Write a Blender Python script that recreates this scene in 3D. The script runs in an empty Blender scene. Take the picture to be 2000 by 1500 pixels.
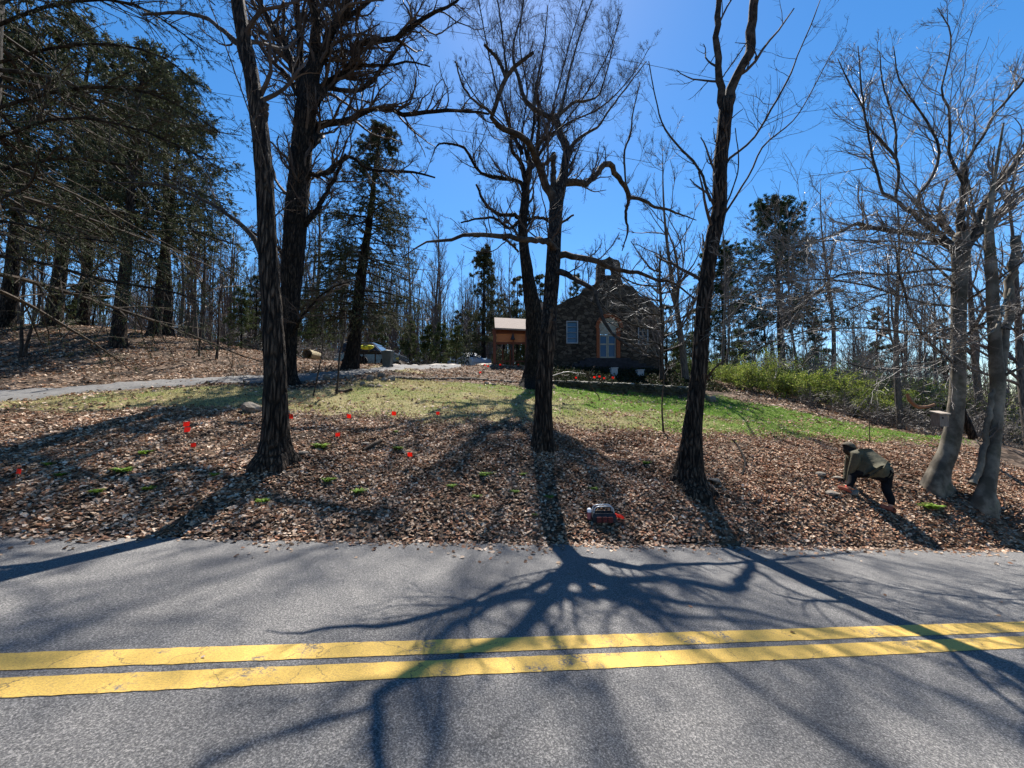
import bpy, bmesh, math, random
import numpy as np
from mathutils import Vector
SC = bpy.context.scene
COL = SC.collection
rng = np.random.default_rng(7)
random.seed(7)

# ---------------------------------------------------------------- camera, sky, sun, exposure
F = 753.0
PITCH = math.atan(50 / F)
CF = np.array([0, math.cos(PITCH), math.sin(PITCH)])
CU = np.array([0, -math.sin(PITCH), math.cos(PITCH)])
CR = np.array([1.0, 0, 0])
EYE = 1.505564
def ray(x, y): return CF * F + CR * (x - 1000) + CU * (750 - y)
def pt(x, y, Y):
    d = ray(x, y); q = d * Y / d[1]
    return np.array([q[0], q[1], q[2] + EYE])
cam = bpy.data.cameras.new("camera"); camo = bpy.data.objects.new("camera", cam); COL.objects.link(camo)
camo.location = (0, 0, EYE); camo.rotation_euler = (math.pi / 2 + PITCH, 0, 0)
cam.sensor_width = 36; cam.lens = 36 * F / 2000; cam.clip_start = 0.05; cam.clip_end = 2000
SC.camera = camo
SD = ray(1042, -180); SD = SD / np.linalg.norm(SD)
ELEV = math.asin(SD[2]); AZ = math.atan2(SD[0], SD[1])
W = bpy.data.worlds.new("World"); SC.world = W; W.use_nodes = True
wn = W.node_tree.nodes; wl = W.node_tree.links
sky = wn.new("ShaderNodeTexSky"); sky.sky_type = 'NISHITA'; sky.sun_disc = False
sky.sun_elevation = ELEV; sky.sun_rotation = AZ; sky.altitude = 200; sky.air_density = 1.0; sky.dust_density = 0.13; sky.ozone_density = 2.2
hs = wn.new("ShaderNodeHueSaturation"); hs.inputs['Saturation'].default_value = 1.33
wl.new(sky.outputs[0], hs.inputs['Color']); wl.new(hs.outputs[0], wn['Background'].inputs[0])
wn['Background'].inputs[1].default_value = 0.08
sun = bpy.data.lights.new("sun", 'SUN'); suno = bpy.data.objects.new("sun", sun); COL.objects.link(suno)
sun.energy = 5.0; sun.angle = math.radians(0.45); sun.color = (1, 0.95, 0.88)
suno.rotation_euler = Vector(SD).to_track_quat('Z', 'Y').to_euler(); suno.location = (0, 10, 30)
SC.view_settings.view_transform = 'Standard'; SC.view_settings.look = 'None'
SC.view_settings.exposure = 1.18; SC.view_settings.gamma = 1
SC.cycles.max_bounces = 5; SC.cycles.diffuse_bounces = 3; SC.cycles.transparent_max_bounces = 6

# ---------------------------------------------------------------- object helpers
def tag(o, label=None, cat=None, group=None, kind=None):
    if label: o['label'] = label
    if cat: o['category'] = cat
    if group: o['group'] = group
    if kind: o['kind'] = kind
    return o
def empty(name, loc, label=None, cat=None, group=None, rz=0):
    o = bpy.data.objects.new(name, None); COL.objects.link(o); o.location = loc; o.rotation_euler = (0, 0, rz)
    o.empty_display_size = 0.2
    return tag(o, label, cat, group)
class G:
    """collects vertices and faces, links them as one mesh object"""
    def __init__(s): s.v = []; s.f = []; s.c = []; s.n = 0; s.smooth = False
    def add(s, v, f, c=None):
        v = np.asarray(v, dtype=float).reshape(-1, 3); f = np.asarray(f, dtype=np.int64)
        s.v.append(v); s.f.append(f + s.n); s.n += len(v)
        if c is not None:
            c = np.asarray(c, dtype=float)
            s.c.append(np.broadcast_to(c, (len(v), 3)) if c.ndim == 1 else c)
        else: s.c.append(np.ones((len(v), 3)))
    def mesh(s, name, mat, origin=(0, 0, 0), smooth=False):
        me = bpy.data.meshes.new(name)
        V = np.concatenate(s.v) - np.asarray(origin)
        lt = []; li = []
        for f in s.f:
            lt.append(np.full(len(f), f.shape[1])); li.append(f.ravel())
        lt = np.concatenate(lt); li = np.concatenate(li)
        me.vertices.add(len(V)); me.vertices.foreach_set("co", V.ravel())
        me.loops.add(len(li)); me.loops.foreach_set("vertex_index", li.astype(np.int32))
        me.polygons.add(len(lt)); st = np.concatenate([[0], np.cumsum(lt)[:-1]])
        me.polygons.foreach_set("loop_start", st.astype(np.int32)); me.polygons.foreach_set("loop_total", lt.astype(np.int32))
        me.polygons.foreach_set("use_smooth", np.full(len(lt), smooth))
        C = np.concatenate(s.c)
        ca = me.color_attributes.new("Col", 'FLOAT_COLOR', 'POINT')
        ca.data.foreach_set("color", np.concatenate([C, np.ones((len(C), 1))], 1).ravel().astype(np.float32))
        me.update(calc_edges=True); me.validate()
        me.materials.append(mat)
        return me
    def obj(s, name, mat, parent=None, smooth=False):
        org = np.array(parent.location) if parent is not None else np.zeros(3)
        P = parent
        while P is not None and P.parent is not None: P = P.parent; org = org + np.array(P.location)
        me = s.mesh(name, mat, org, smooth)
        o = bpy.data.objects.new(name, me); COL.objects.link(o)
        if parent is not None: o.parent = parent
        return o
def box(g, c, h, rz=0, c3=None, tilt=None):
    x, y, z = h
    v = np.array([[a * x, b * y, d * z] for a in (-1, 1) for b in (-1, 1) for d in (-1, 1)], float)
    if tilt is not None: v = v @ np.array(tilt).T
    ca, sa = math.cos(rz), math.sin(rz)
    v = v @ np.array([[ca, sa, 0], [-sa, ca, 0], [0, 0, 1]]) + np.array(c)
    g.add(v, [[0, 1, 3, 2], [4, 6, 7, 5], [0, 4, 5, 1], [2, 3, 7, 6], [0, 2, 6, 4], [1, 5, 7, 3]], c3)
def prism(g, poly, d0, d1, fr):
    """polygon (2-d) extruded between depths; fr(a,b,d)->xyz"""
    n = len(poly)
    v = [fr(a, b, d0) for a, b in poly] + [fr(a, b, d1) for a, b in poly]
    base = g.n
    g.add(v, [[i, (i + 1) % n, n + (i + 1) % n, n + i] for i in range(n)])
    import mathutils
    tris = mathutils.geometry.tessellate_polygon([[Vector((a, b, 0)) for a, b in poly]])
    g.f.append(np.array([[t[0], t[1], t[2]] for t in tris]) + base)
    g.f.append(np.array([[t[2] + n, t[1] + n, t[0] + n] for t in tris]) + base)
def tubes(g, P, R, sides=3, col=None, cap=True, jit=0.0, mul=None):
    """P (K,S,3) polylines, R (K,S) radii"""
    P = np.asarray(P, float); R = np.asarray(R, float)
    K, S, _ = P.shape
    T = np.gradient(P, axis=1); T /= np.linalg.norm(T, axis=2, keepdims=True) + 1e-9
    mean = P[:, -1] - P[:, 0]; mean /= np.linalg.norm(mean, axis=1, keepdims=True) + 1e-9
    ref = np.where(np.abs(mean[:, 2:3]) < 0.8, np.array([[0, 0, 1.0]]), np.array([[1.0, 0, 0]]))
    A = np.cross(T, ref[:, None, :]); A /= np.linalg.norm(A, axis=2, keepdims=True) + 1e-9
    B = np.cross(T, A)
    th = np.arange(sides) * 2 * math.pi / sides
    rr = R[:, :, None, None]
    if mul is not None: rr = rr * mul
    if jit: rr = rr * (1 + jit * rng.uniform(-1, 1, (K, S, sides, 1)))
    V = P[:, :, None, :] + rr * (A[:, :, None, :] * np.cos(th)[None, None, :, None] + B[:, :, None, :] * np.sin(th)[None, None, :, None])
    idx = np.arange(K * S * sides).reshape(K, S, sides)
    a = idx[:, :-1, :]; b = np.roll(a, -1, 2); c = idx[:, 1:, :]; d = np.roll(c, -1, 2)
    f = np.stack([a, b, d, c], -1).reshape(-1, 4)
    cc = None
    if col is not None:
        col = np.asarray(col, float)
        cc = np.repeat(col, S * sides, 0) if col.ndim == 2 else col
    g.add(V.reshape(-1, 3), f, cc)
    if cap and sides > 3:
        base = g.n - K * S * sides
        g.f.append(idx[:, -1, :].reshape(K, sides) + base)
def smooth_line(pts, S):
    """pts (n,4) xyz+r, Catmull-Rom resampled to S points"""
    p = np.asarray(pts, float)
    q = np.vstack([2 * p[0] - p[1], p, 2 * p[-1] - p[-2]])
    t = np.linspace(0, len(p) - 1 - 1e-6, S * 4); i = t.astype(int); u = (t - i)[:, None]
    a, b, c, d = q[i], q[i + 1], q[i + 2], q[i + 3]
    r = 0.5 * ((2 * b) + (-a + c) * u + (2 * a - 5 * b + 4 * c - d) * u ** 2 + (-a + 3 * b - 3 * c + d) * u ** 3)
    L = np.concatenate([[0], np.cumsum(np.linalg.norm(np.diff(r[:, :3], axis=0), axis=1))])
    s = np.linspace(0, L[-1], S)
    r = np.stack([np.interp(s, L, r[:, k]) for k in range(4)], 1)
    r[:, 3] = np.maximum(r[:, 3], 0.001)
    return r
def grow(P, R, n, S, ratio, ang=(35, 65), up=0.15, wob=0.25, tmin=0.15, rr=0.55, minr=0.0015, lmin=0.05, lmax=9, lens=None, droop=0.0):
    """children polylines of parents; n children each"""
    K, SP, _ = P.shape
    L = np.linalg.norm(np.diff(P, axis=1), axis=2).sum(1) if lens is None else lens
    t = rng.uniform(tmin, 0.98, (K, n)); ti = t * (SP - 1); i0 = np.minimum(ti.astype(int), SP - 2); fr = ti - i0
    kk = np.arange(K)[:, None]
    base = P[kk, i0] * (1 - fr)[..., None] + P[kk, i0 + 1] * fr[..., None]
    tan = P[kk, i0 + 1] - P[kk, i0]; tan /= np.linalg.norm(tan, axis=2, keepdims=True) + 1e-9
    rad = R[kk, i0] * (1 - fr) + R[kk, i0 + 1] * fr
    rv = rng.normal(size=tan.shape); rv -= (rv * tan).sum(2, keepdims=True) * tan; rv /= np.linalg.norm(rv, axis=2, keepdims=True) + 1e-9
    a = np.radians(rng.uniform(ang[0], ang[1], (K, n)))[..., None]
    d = tan * np.cos(a) + rv * np.sin(a); d[..., 2] += up; d /= np.linalg.norm(d, axis=2, keepdims=True)
    ln = np.clip(L[:, None] * ratio * (1.15 - 0.75 * t) * rng.uniform(0.6, 1.3, (K, n)), lmin, lmax)
    N = K * n
    base = base.reshape(N, 3); d = d.reshape(N, 3); ln = ln.reshape(N); rad = rad.reshape(N)
    Q = np.zeros((N, S, 3)); Q[:, 0] = base; cur = d.copy()
    for s in range(1, S):
        cur = cur + rng.normal(scale=wob, size=cur.shape); cur[:, 2] += up * 0.4 - droop
        cur /= np.linalg.norm(cur, axis=1, keepdims=True)
        Q[:, s] = Q[:, s - 1] + cur * (ln / (S - 1))[:, None]
    r0 = np.minimum(np.maximum(rad * rr, minr), np.maximum(ln * 0.03, minr))
    RR = r0[:, None] * np.linspace(1, 0.35, S)[None, :]
    return Q, np.maximum(RR, minr * 0.6)

# ---------------------------------------------------------------- materials
def mat(name, col=(0.5, 0.5, 0.5), rough=0.8, metal=0.0, spec=0.3):
    m = bpy.data.materials.new(name); m.use_nodes = True
    b = m.node_tree.nodes['Principled BSDF']
    b.inputs['Base Color'].default_value = (*col, 1); b.inputs['Roughness'].default_value = rough
    b.inputs['Metallic'].default_value = metal; b.inputs['Specular IOR Level'].default_value = spec
    return m
def nodes(m): return m.node_tree.nodes, m.node_tree.links, m.node_tree.nodes['Principled BSDF']
def tex(m, scale, detail=4, sx=(1, 1, 1), kind='noise', rough=0.6):
    n, l, b = nodes(m)
    tc = n.new('ShaderNodeTexCoord'); mp = n.new('ShaderNodeMapping'); mp.inputs['Scale'].default_value = sx
    l.new(tc.outputs['Object'], mp.inputs[0])
    if kind == 'noise':
        t = n.new('ShaderNodeTexNoise'); t.inputs['Scale'].default_value = scale; t.inputs['Detail'].default_value = detail; t.inputs['Roughness'].default_value = rough
    else:
        t = n.new('ShaderNodeTexVoronoi'); t.inputs['Scale'].default_value = scale
    l.new(mp.outputs[0], t.inputs['Vector'])
    return t
def ramp(m, src, stops):
    n, l, b = nodes(m); r = n.new('ShaderNodeValToRGB'); e = r.color_ramp.elements
    while len(e) < len(stops): e.new(0.5)
    for i, (p, c) in enumerate(stops):
        e[i].position = p; e[i].color = (*c, 1) if len(c) == 3 else c
    l.new(src, r.inputs[0]); return r
def bump(m, src, strength=0.5, dist=0.02):
    n, l, b = nodes(m); bp = n.new('ShaderNodeBump'); bp.inputs['Strength'].default_value = strength; bp.inputs['Distance'].default_value = dist
    l.new(src, bp.inputs['Height']); l.new(bp.outputs[0], b.inputs['Normal']); return bp
def mixc(m, fac, a, b_, mode='MIX'):
    n, l, b = nodes(m); x = n.new('ShaderNodeMix'); x.data_type = 'RGBA'; x.blend_type = mode
    for sock, v in ((x.inputs['Factor'], fac), (x.inputs[6], a), (x.inputs[7], b_)):
        if isinstance(v, (int, float)): sock.default_value = v
        elif isinstance(v, tuple): sock.default_value = (*v, 1)
        else: l.new(v, sock)
    return x.outputs[2]
def noisy(name, c1, c2, scale=6, rough=0.85, sx=(1, 1, 1), bs=0.4, bd=0.02, spec=0.25):
    m = mat(name, c1, rough, 0, spec); n, l, b = nodes(m)
    t = tex(m, scale, 5, sx); r = ramp(m, t.outputs[0], [(0.35, c1), (0.65, c2)])
    l.new(r.outputs[0], b.inputs['Base Color']); bump(m, t.outputs[0], bs, bd); return m
def bark(name, c1, c2, sx=(22, 22, 2.2), bs=1.0, bd=0.05, patch=None):
    m = mat(name, c1, 0.9, 0, 0.2); n, l, b = nodes(m)
    t = tex(m, 1.0, 5, sx, rough=0.62)
    r = ramp(m, t.outputs[0], [(0.41, c1), (0.60, c2)])
    t2 = tex(m, 1.3, 4); r2 = ramp(m, t2.outputs[0], [(0.35, (0.6, 0.6, 0.6)), (0.7, (1.35, 1.3, 1.2))])
    out = mixc(m, 1.0, r.outputs[0], r2.outputs[0], 'MULTIPLY')
    if sx[0] > 20:
        vv = tex(m, 1.0, kind='vor', sx=(sx[0] * .9, sx[1] * .9, 3.4)); vv.feature = 'DISTANCE_TO_EDGE'; nzz = tex(m, 9, 3); l.new(mixc(m, .12, vv.inputs[0].links[0].from_socket, nzz.outputs[1]), vv.inputs['Vector'])
        rv = ramp(m, vv.outputs[0], [(0.02, (0.25, 0.25, 0.25)), (0.22, (1.15, 1.15, 1.15))]); out = mixc(m, 1.0, out, rv.outputs[0], 'MULTIPLY')
        bump2 = n.new('ShaderNodeBump'); bump2.inputs['Strength'].default_value = .9; bump2.inputs['Distance'].default_value = .05; l.new(rv.outputs[0], bump2.inputs['Height'])
    if patch:
        t3 = tex(m, 2.5, 5); r3 = ramp(m, t3.outputs[0], [(0.55, (0, 0, 0)), (0.68, (1, 1, 1))])
        out = mixc(m, r3.outputs[0], out, patch)
    l.new(out, b.inputs['Base Color']); bb = bump(m, t.outputs[0], bs, bd)
    if sx[0] > 20: l.new(bump2.outputs[0], bb.inputs['Normal'])
    return m
def vcol(name, rough=0.85, spec=0.2, trans=0.0, mul=1.0):
    m = mat(name, (1, 1, 1), rough, 0, spec); n, l, b = nodes(m)
    a = n.new('ShaderNodeVertexColor'); a.layer_name = "Col"
    l.new(a.outputs[0], b.inputs['Base Color'])
    if trans:
        tr = n.new('ShaderNodeBsdfTranslucent'); l.new(a.outputs[0], tr.inputs[0])
        mx = n.new('ShaderNodeMixShader'); mx.inputs[0].default_value = trans
        l.new(b.outputs[0], mx.inputs[1]); l.new(tr.outputs[0], mx.inputs[2])
        l.new(mx.outputs[0], n['Material Output'].inputs[0])
    return m
M_bark = bark("bark_ridged", (0.017, 0.012, 0.009), (0.115, 0.084, 0.062))
M_barkd = bark("bark_dark", (0.010, 0.008, 0.007), (0.056, 0.043, 0.034))
M_limb = bark("bark_limb", (0.028, 0.021, 0.016), (0.085, 0.065, 0.05), (9, 9, 9), 0.5, 0.015)
M_beech = bark("bark_beech", (0.085, 0.074, 0.058), (0.20, 0.178, 0.145), (4, 4, 3), 0.3, 0.012, (0.07, 0.07, 0.042))
M_beechl = bark("bark_beech_limb_shaded", (0.03, 0.026, 0.022), (0.085, 0.073, 0.06), (5, 5, 5), 0.35, 0.012)  # darker copy of the beech bark, shade on the limbs put into the colour
M_twig = noisy("twig_bark", (0.04, 0.029, 0.024), (0.11, 0.082, 0.066), 3, 0.75, spec=0.15)
M_twigl = noisy("twig_pale", (0.075, 0.06, 0.05), (0.23, 0.195, 0.165), 3, 0.55, spec=0.45)  # brighter copy of the twig bark, sunlight on the twigs put into the colour
M_leaf = vcol("dry_leaves", 0.8, 0.15, 0.12)
M_grassb = vcol("grass_blades", 0.6, 0.3, 0.35)
M_needle = vcol("needles", 0.7, 0.15, 0.2)
M_green = vcol("fresh_leaves", 0.65, 0.15, 0.35)

# ---------------------------------------------------------------- terrain
SX, SY = -0.0704276, -0.0497267        # slope of the road surface
def zplane(x, y): return SX * x + SY * y
def yedge(x): return 5.257 + 0.195 * x
CTRL = [(535, 905, 6.2), (1060, 872, 7.9), (1345, 948, 7.0), (1745, 1000, 7.4), (1835, 945, 8.2), (1925, 972, 7.7),
        (0, 905, 5.9), (250, 890, 6.2), (800, 900, 7.0), (1200, 905, 7.8), (1550, 950, 7.7),
        (0, 838, 7.8), (300, 818, 8.3), (600, 812, 8.9), (1000, 828, 9.3), (1300, 842, 9.8), (1650, 862, 10.8), (1990, 880, 11.0),
        (600, 778, 11.4), (1000, 787, 12.2), (1300, 803, 12.6), (1090, 758, 18.3), (1380, 781, 17.2), (1230, 775, 17.3),
        (850, 740, 17.3), (1000, 754, 17.9), (650, 745, 14.0), (562, 752, 13.6), (1042, 757, 18.5), (740, 730, 17.2),
        (0, 785, 10.6), (250, 762, 12.4), (500, 746, 13.8), (0, 762, 12.6), (250, 750, 13.8), (520, 738, 15.2),
        (100, 705, 16.5), (300, 715, 16.8), (0, 690, 17), (0, 635, 22), (150, 640, 22), (250, 655, 22), (400, 678, 22), (500, 692, 22),
        (600, 705, 21), (700, 716, 21), (850, 714, 24), (950, 713, 24.5), (1030, 715, 24.5), (1180, 722, 25), (1290, 727, 25),
        (1400, 768, 18.6), (1500, 792, 16), (1650, 822, 15), (1800, 850, 13.5), (2000, 872, 12.8),
        (1500, 765, 23), (1750, 812, 20), (2000, 845, 18)]
cp = []
for a in CTRL:
    q = pt(*a); cp.append((q[0], q[1], q[2]))
far = [(-60, 60, 4.6), (0, 60, 2.6), (60, 60, -4), (-60, 22, 5), (60, 25, -5), (-30, 40, 5), (30, 40, -1), (0, 120, 2.5), (-110, 120, 4), (110, 120, -5),
       (-30, 14, 3.0), (-20, 28, 6.0), (-45, 14, 4.5), (26, 16, -1.6), (45, 22, -3.5), (0, 36, 3.2), (-14, 30, 4.6), (14, 33, 1.6)]
cp += far
C2 = np.array([(a, b) for a, b, c in cp]); CZ = np.array([c - zplane(a, b) for a, b, c in cp])
ex = np.array([-60, -40, -25, -16, -12, -9, -6.5, -4, -2, 0, 2, 4, 6.5, 9, 12, 16, 25, 40, 60.])
ed = [(x, yedge(x)) for x in ex]
eh = [0.0] * len(ed)
C2 = np.vstack([C2, ed]); CZ = np.concatenate([CZ, eh])
def U(r2): return 0.5 * r2 * np.log(r2 + 1e-9)
def _tps(P, z, lam=0.02):
    n = len(P); d = ((P[:, None] - P[None]) ** 2).sum(2); A = np.zeros((n + 3, n + 3)); A[:n, :n] = U(d) + lam * np.eye(n)
    A[:n, n] = 1; A[:n, n + 1:] = P; A[n, :n] = 1; A[n + 1:, :n] = P.T
    return np.linalg.solve(A, np.concatenate([z, [0, 0, 0]]))
TW = _tps(C2, CZ)
TERR = [pt(1080, 742, 18.4), pt(1352, 756, 17.6)]      # top of the retaining wall
WALLX = np.array([1.8, 2.1, 3.0, 4.1, 5.4, 6.8, 8.3, 8.9]); WALLY = np.array([19.4, 18.7, 18.4, 18.1, 17.8, 17.7, 17.8, 18.6])
def wallz(x): return np.interp(x, [TERR[0][0], TERR[1][0]], [TERR[0][2], TERR[1][2]])
def hash2(x, y, s): return np.sin(x * s + 1.7 * np.sin(y * s * 0.8 + 1.3)) * np.cos(y * s * 1.1 + 0.9 * np.sin(x * s * 1.3))
def zt(x, y):
    x = np.asarray(x, float); y = np.asarray(y, float); sh = x.shape; X = x.ravel(); Y = y.ravel()
    out = np.zeros(len(X))
    for i in range(0, len(X), 20000):
        a = X[i:i + 20000]; b = Y[i:i + 20000]
        d = (a[:, None] - C2[None, :, 0]) ** 2 + (b[:, None] - C2[None, :, 1]) ** 2
        out[i:i + 20000] = U(d) @ TW[:-3] + TW[-3] + TW[-2] * a + TW[-1] * b
    t = Y - yedge(X)
    h = np.where(t > 0, out, 0.0)
    z = zplane(X, Y) + h
    z = np.where((np.abs(X) > 70) | (Y > 70), np.clip(z, -9, 6), z)
    bk = np.clip((-2.2 - Y) / 3, 0, 1)
    z = z + bk * 0.25
    far_ = np.clip((np.hypot(X, Y) - 60) / 120, 0, 1)
    z = z * (1 - far_) + far_ * np.clip(zplane(X, 20), -9, 5)
    bmp = np.clip(t / 0.8, 0, 1) * np.clip((60 - Y) / 30, 0, 1)
    z = z + bmp * (0.035 * hash2(X, Y, 2.1) + 0.02 * hash2(Y, X, 5.3) + 0.012 * hash2(X + 3, Y, 11.0))
    # terrace behind the retaining wall
    wy = np.interp(X, WALLX, WALLY)
    ter = (X > 1.95) & (X < 8.8) & (Y > wy + 0.12) & (Y < 23.5)
    z = np.where(ter, np.maximum(z, wallz(X) - 0.07 + np.clip(Y - wy, 0, 8) * 0.05), z)
    z = np.where(t < 0.03, zplane(X, Y) - 0.03, z)
    return z.reshape(sh)
def zt1(x, y): return float(zt(np.array([x]), np.array([y]))[0])
def on_ground(x, y, Yguess):
    """where the pixel's ray meets the ground, near depth Yguess"""
    best = None
    Ys = np.linspace(Yguess * 0.6, Yguess * 1.5, 220); A = np.array([pt(x, y, Y) for Y in Ys]); e = A[:, 2] - zt(A[:, 0], A[:, 1]); k = np.where((e[:-1] > 0) & (e[1:] <= 0))[0]
    q = A[k[0]].copy() if len(k) else A[int(np.argmin(np.abs(e)))].copy(); q[2] = zt1(q[0], q[1]); return q
def inpoly(x, y, poly):
    x = np.asarray(x); y = np.asarray(y); r = np.zeros(x.shape, bool); n = len(poly); j = n - 1
    for i in range(n):
        xi, yi = poly[i]; xj, yj = poly[j]
        c = ((yi > y) != (yj > y)) & (x < (xj - xi) * (y - yi) / (yj - yi + 1e-12) + xi); r ^= c; j = i
    return r
LAWN = [pt(*a)[:2] for a in [(0, 800, 9.6), (300, 790, 9.8), (560, 802, 9.2), (800, 815, 9.2), (1000, 822, 9.4), (1300, 838, 9.9), (1500, 846, 10.4), (1750, 868, 11.2),
        (1900, 880, 11.5), (1800, 858, 12.8), (1650, 825, 14.6), (1500, 790, 16), (1400, 762, 18), (1380, 775, 17.6), (1080, 756, 18.6), (960, 758, 17.4), (850, 746, 16.7), (760, 743, 15.8), (600, 765, 12.2), (480, 752, 13), (250, 765, 12.2), (0, 785, 10.8)]]
LAWN2 = [pt(*a)[:2] for a in [(740, 722, 19), (830, 722, 19), (770, 708, 23), (720, 708, 23)]]
def lawnmask(x, y):
    xs = x + 0.35 * hash2(x, y, 2.3) + 0.2 * hash2(y, x, 6.1); ys = y + 0.3 * hash2(y, x, 2.9) + 0.2 * hash2(x, y, 7.7)
    return inpoly(xs, ys, LAWN) | inpoly(xs, ys, LAWN2)
def green(x, y):   # lush (1) or straw (0)
    return np.clip(0.22 + 0.13 * np.clip(x - 1.0, -1.5, 9) + 0.28 * hash2(x, y, 0.9) + 0.3 * hash2(y, x, 2.2) + 0.2 * hash2(x, y, 5.1) + 0.12 * (y - 12) * (x > -2), 0.0, 1)
xs = np.unique(np.concatenate([np.linspace(-14, 15, 210), np.linspace(-60, -14, 70), np.linspace(15, 60, 60), -np.geomspace(60, 700, 16), np.geomspace(60, 700, 16)]))
ys = np.unique(np.concatenate([np.linspace(2.5, 17, 130), np.linspace(17, 45, 90), np.geomspace(45, 800, 26), np.linspace(-6, 2.5, 16), -np.geomspace(6, 300, 10)]))
XX, YY = np.meshgrid(xs, ys); ZZ = zt(XX, YY)
g = G(); nx, ny = len(xs), len(ys); idx = np.arange(nx * ny).reshape(ny, nx)
fc = np.stack([idx[:-1, :-1], idx[:-1, 1:], idx[1:, 1:], idx[1:, :-1]], -1).reshape(-1, 4)
lm = lawnmask(XX, YY).astype(float); gm = green(XX, YY)
g.add(np.stack([XX, YY, ZZ], -1).reshape(-1, 3), fc, np.stack([lm, gm, np.zeros_like(lm)], -1).reshape(-1, 3))
m = mat("forest_floor", (0.1, 0.07, 0.05), 0.95, 0, 0.1); n, l, b = nodes(m)
v = tex(m, 9, kind='vor'); v.inputs['Randomness'].default_value = 1
lf = ramp(m, v.outputs['Color'], [(0.2, (0.05, 0.032, 0.022)), (0.5, (0.13, 0.085, 0.055)), (0.8, (0.26, 0.19, 0.14))])
t2 = tex(m, 1.2, 5); s2 = ramp(m, t2.outputs[0], [(0.4, (0, 0, 0)), (0.62, (1, 1, 1))])
floorc = mixc(m, s2.outputs[0], (0.035, 0.025, 0.018), lf.outputs[0])
t3 = tex(m, 26, 6); gr = ramp(m, t3.outputs[0], [(0.3, (0.05, 0.065, 0.012)), (0.6, (0.12, 0.17, 0.03)), (0.8, (0.2, 0.22, 0.06))])
st = ramp(m, t3.outputs[0], [(0.3, (0.12, 0.085, 0.05)), (0.6, (0.24, 0.21, 0.10)), (0.8, (0.36, 0.32, 0.19))])
a = n.new('ShaderNodeVertexColor'); a.layer_name = "Col"; sp = n.new('ShaderNodeSeparateColor'); l.new(a.outputs[0], sp.inputs[0])
gc = mixc(m, sp.outputs[1], st.outputs[0], gr.outputs[0]); oc = mixc(m, sp.outputs[0], floorc, gc)
l.new(oc, b.inputs['Base Color']); bump(m, v.outputs['Distance'], 0.6, 0.04)
o = g.obj("ground", m, None, True); tag(o, kind='structure')

# ---------------------------------------------------------------- road and markings
g = G(); xr = np.linspace(-60, 60, 900)
rows = []
ye = yedge(xr) + 0.035 * np.sin(xr * 3.1) + 0.03 * np.sin(xr * 7.7 + 1) + 0.02 * np.sin(xr * 17.3)
yn = -1.6 + 0.195 * xr
for t in np.linspace(0, 1, 9): rows.append(np.stack([xr, yn * (1 - t) + ye * t, zplane(xr, yn * (1 - t) + ye * t)], -1))
V = np.array(rows); idx = np.arange(V.shape[0] * V.shape[1]).reshape(V.shape[:2])
g.add(V.reshape(-1, 3), np.stack([idx[:-1, :-1], idx[:-1, 1:], idx[1:, 1:], idx[1:, :-1]], -1).reshape(-1, 4))
m = mat("asphalt", (0.1, 0.1, 0.1), 0.82, 0, 0.35); n, l, b = nodes(m)
t1 = tex(m, 90, 4, rough=0.8); t2 = tex(m, 0.7, 4); v = tex(m, 210, kind='vor')
r1 = ramp(m, t1.outputs[0], [(0.37, (0.040, 0.039, 0.039)), (0.5, (0.102, 0.100, 0.097)), (0.64, (0.28, 0.268, 0.25))])
r2 = ramp(m, t2.outputs[0], [(0.3, (0.78, 0.78, 0.79)), (0.7, (1.15, 1.14, 1.12))])
r3 = ramp(m, v.outputs['Color'], [(0.25, (0.75, 0.75, 0.78)), (0.8, (1.25, 1.23, 1.2))])
c = mixc(m, 1.0, r1.outputs[0], r2.outputs[0], 'MULTIPLY'); c = mixc(m, 1.0, c, r3.outputs[0], 'MULTIPLY')
vd = n.new('ShaderNodeTexVoronoi'); vd.feature = 'DISTANCE_TO_EDGE'; vd.inputs['Scale'].default_value = 0.42
tc = n.new('ShaderNodeTexCoord'); nz = tex(m, 2.2, 6, rough=.7); l.new(mixc(m, 0.3, tc.outputs['Object'], nz.outputs[1]), vd.inputs['Vector'])
ck = ramp(m, vd.outputs[0], [(0.0008, (1, 1, 1)), (0.0028, (0, 0, 0))]); t6 = tex(m, 0.9, 3); ckm = ramp(m, t6.outputs[0], [(0.5, (0, 0, 0)), (0.58, (.75, .75, .75))])
c = mixc(m, mixc(m, 1.0, ck.outputs[0], ckm.outputs[0], 'MULTIPLY'), c, (0.03, 0.03, 0.03))
l.new(c, b.inputs['Base Color']); bump(m, t1.outputs[0], 0.7, 0.006)
o = g.obj("road", m); tag(o, kind='structure')
m = mat("road_paint", (0.7, 0.45, 0.05), 0.7, 0, 0.3); n, l, b = nodes(m)
t1 = tex(m, 110, 4, rough=0.8); r1 = ramp(m, t1.outputs[0], [(0.33, (0.32, 0.21, 0.08)), (0.5, (0.57, 0.36, 0.07)), (0.7, (0.72, 0.48, 0.12))])
t4 = tex(m, 4.0, 6, rough=0.72); wear = ramp(m, t4.outputs[0], [(0.54, (0, 0, 0)), (0.64, (1, 1, 1))])
t5 = tex(m, 60, 3); w5 = ramp(m, t5.outputs[0], [(0.45, (0, 0, 0)), (0.55, (1, 1, 1))])
ww = mixc(m, 1.0, wear.outputs[0], w5.outputs[0], 'MULTIPLY')
vd = n.new('ShaderNodeTexVoronoi'); vd.feature = 'DISTANCE_TO_EDGE'; vd.inputs['Scale'].default_value = 2.6
tc = n.new('ShaderNodeTexCoord'); nz = tex(m, 5, 5); mx_ = mixc(m, 0.22, tc.outputs['Object'], nz.outputs[1]); l.new(mx_, vd.inputs['Vector'])
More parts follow.
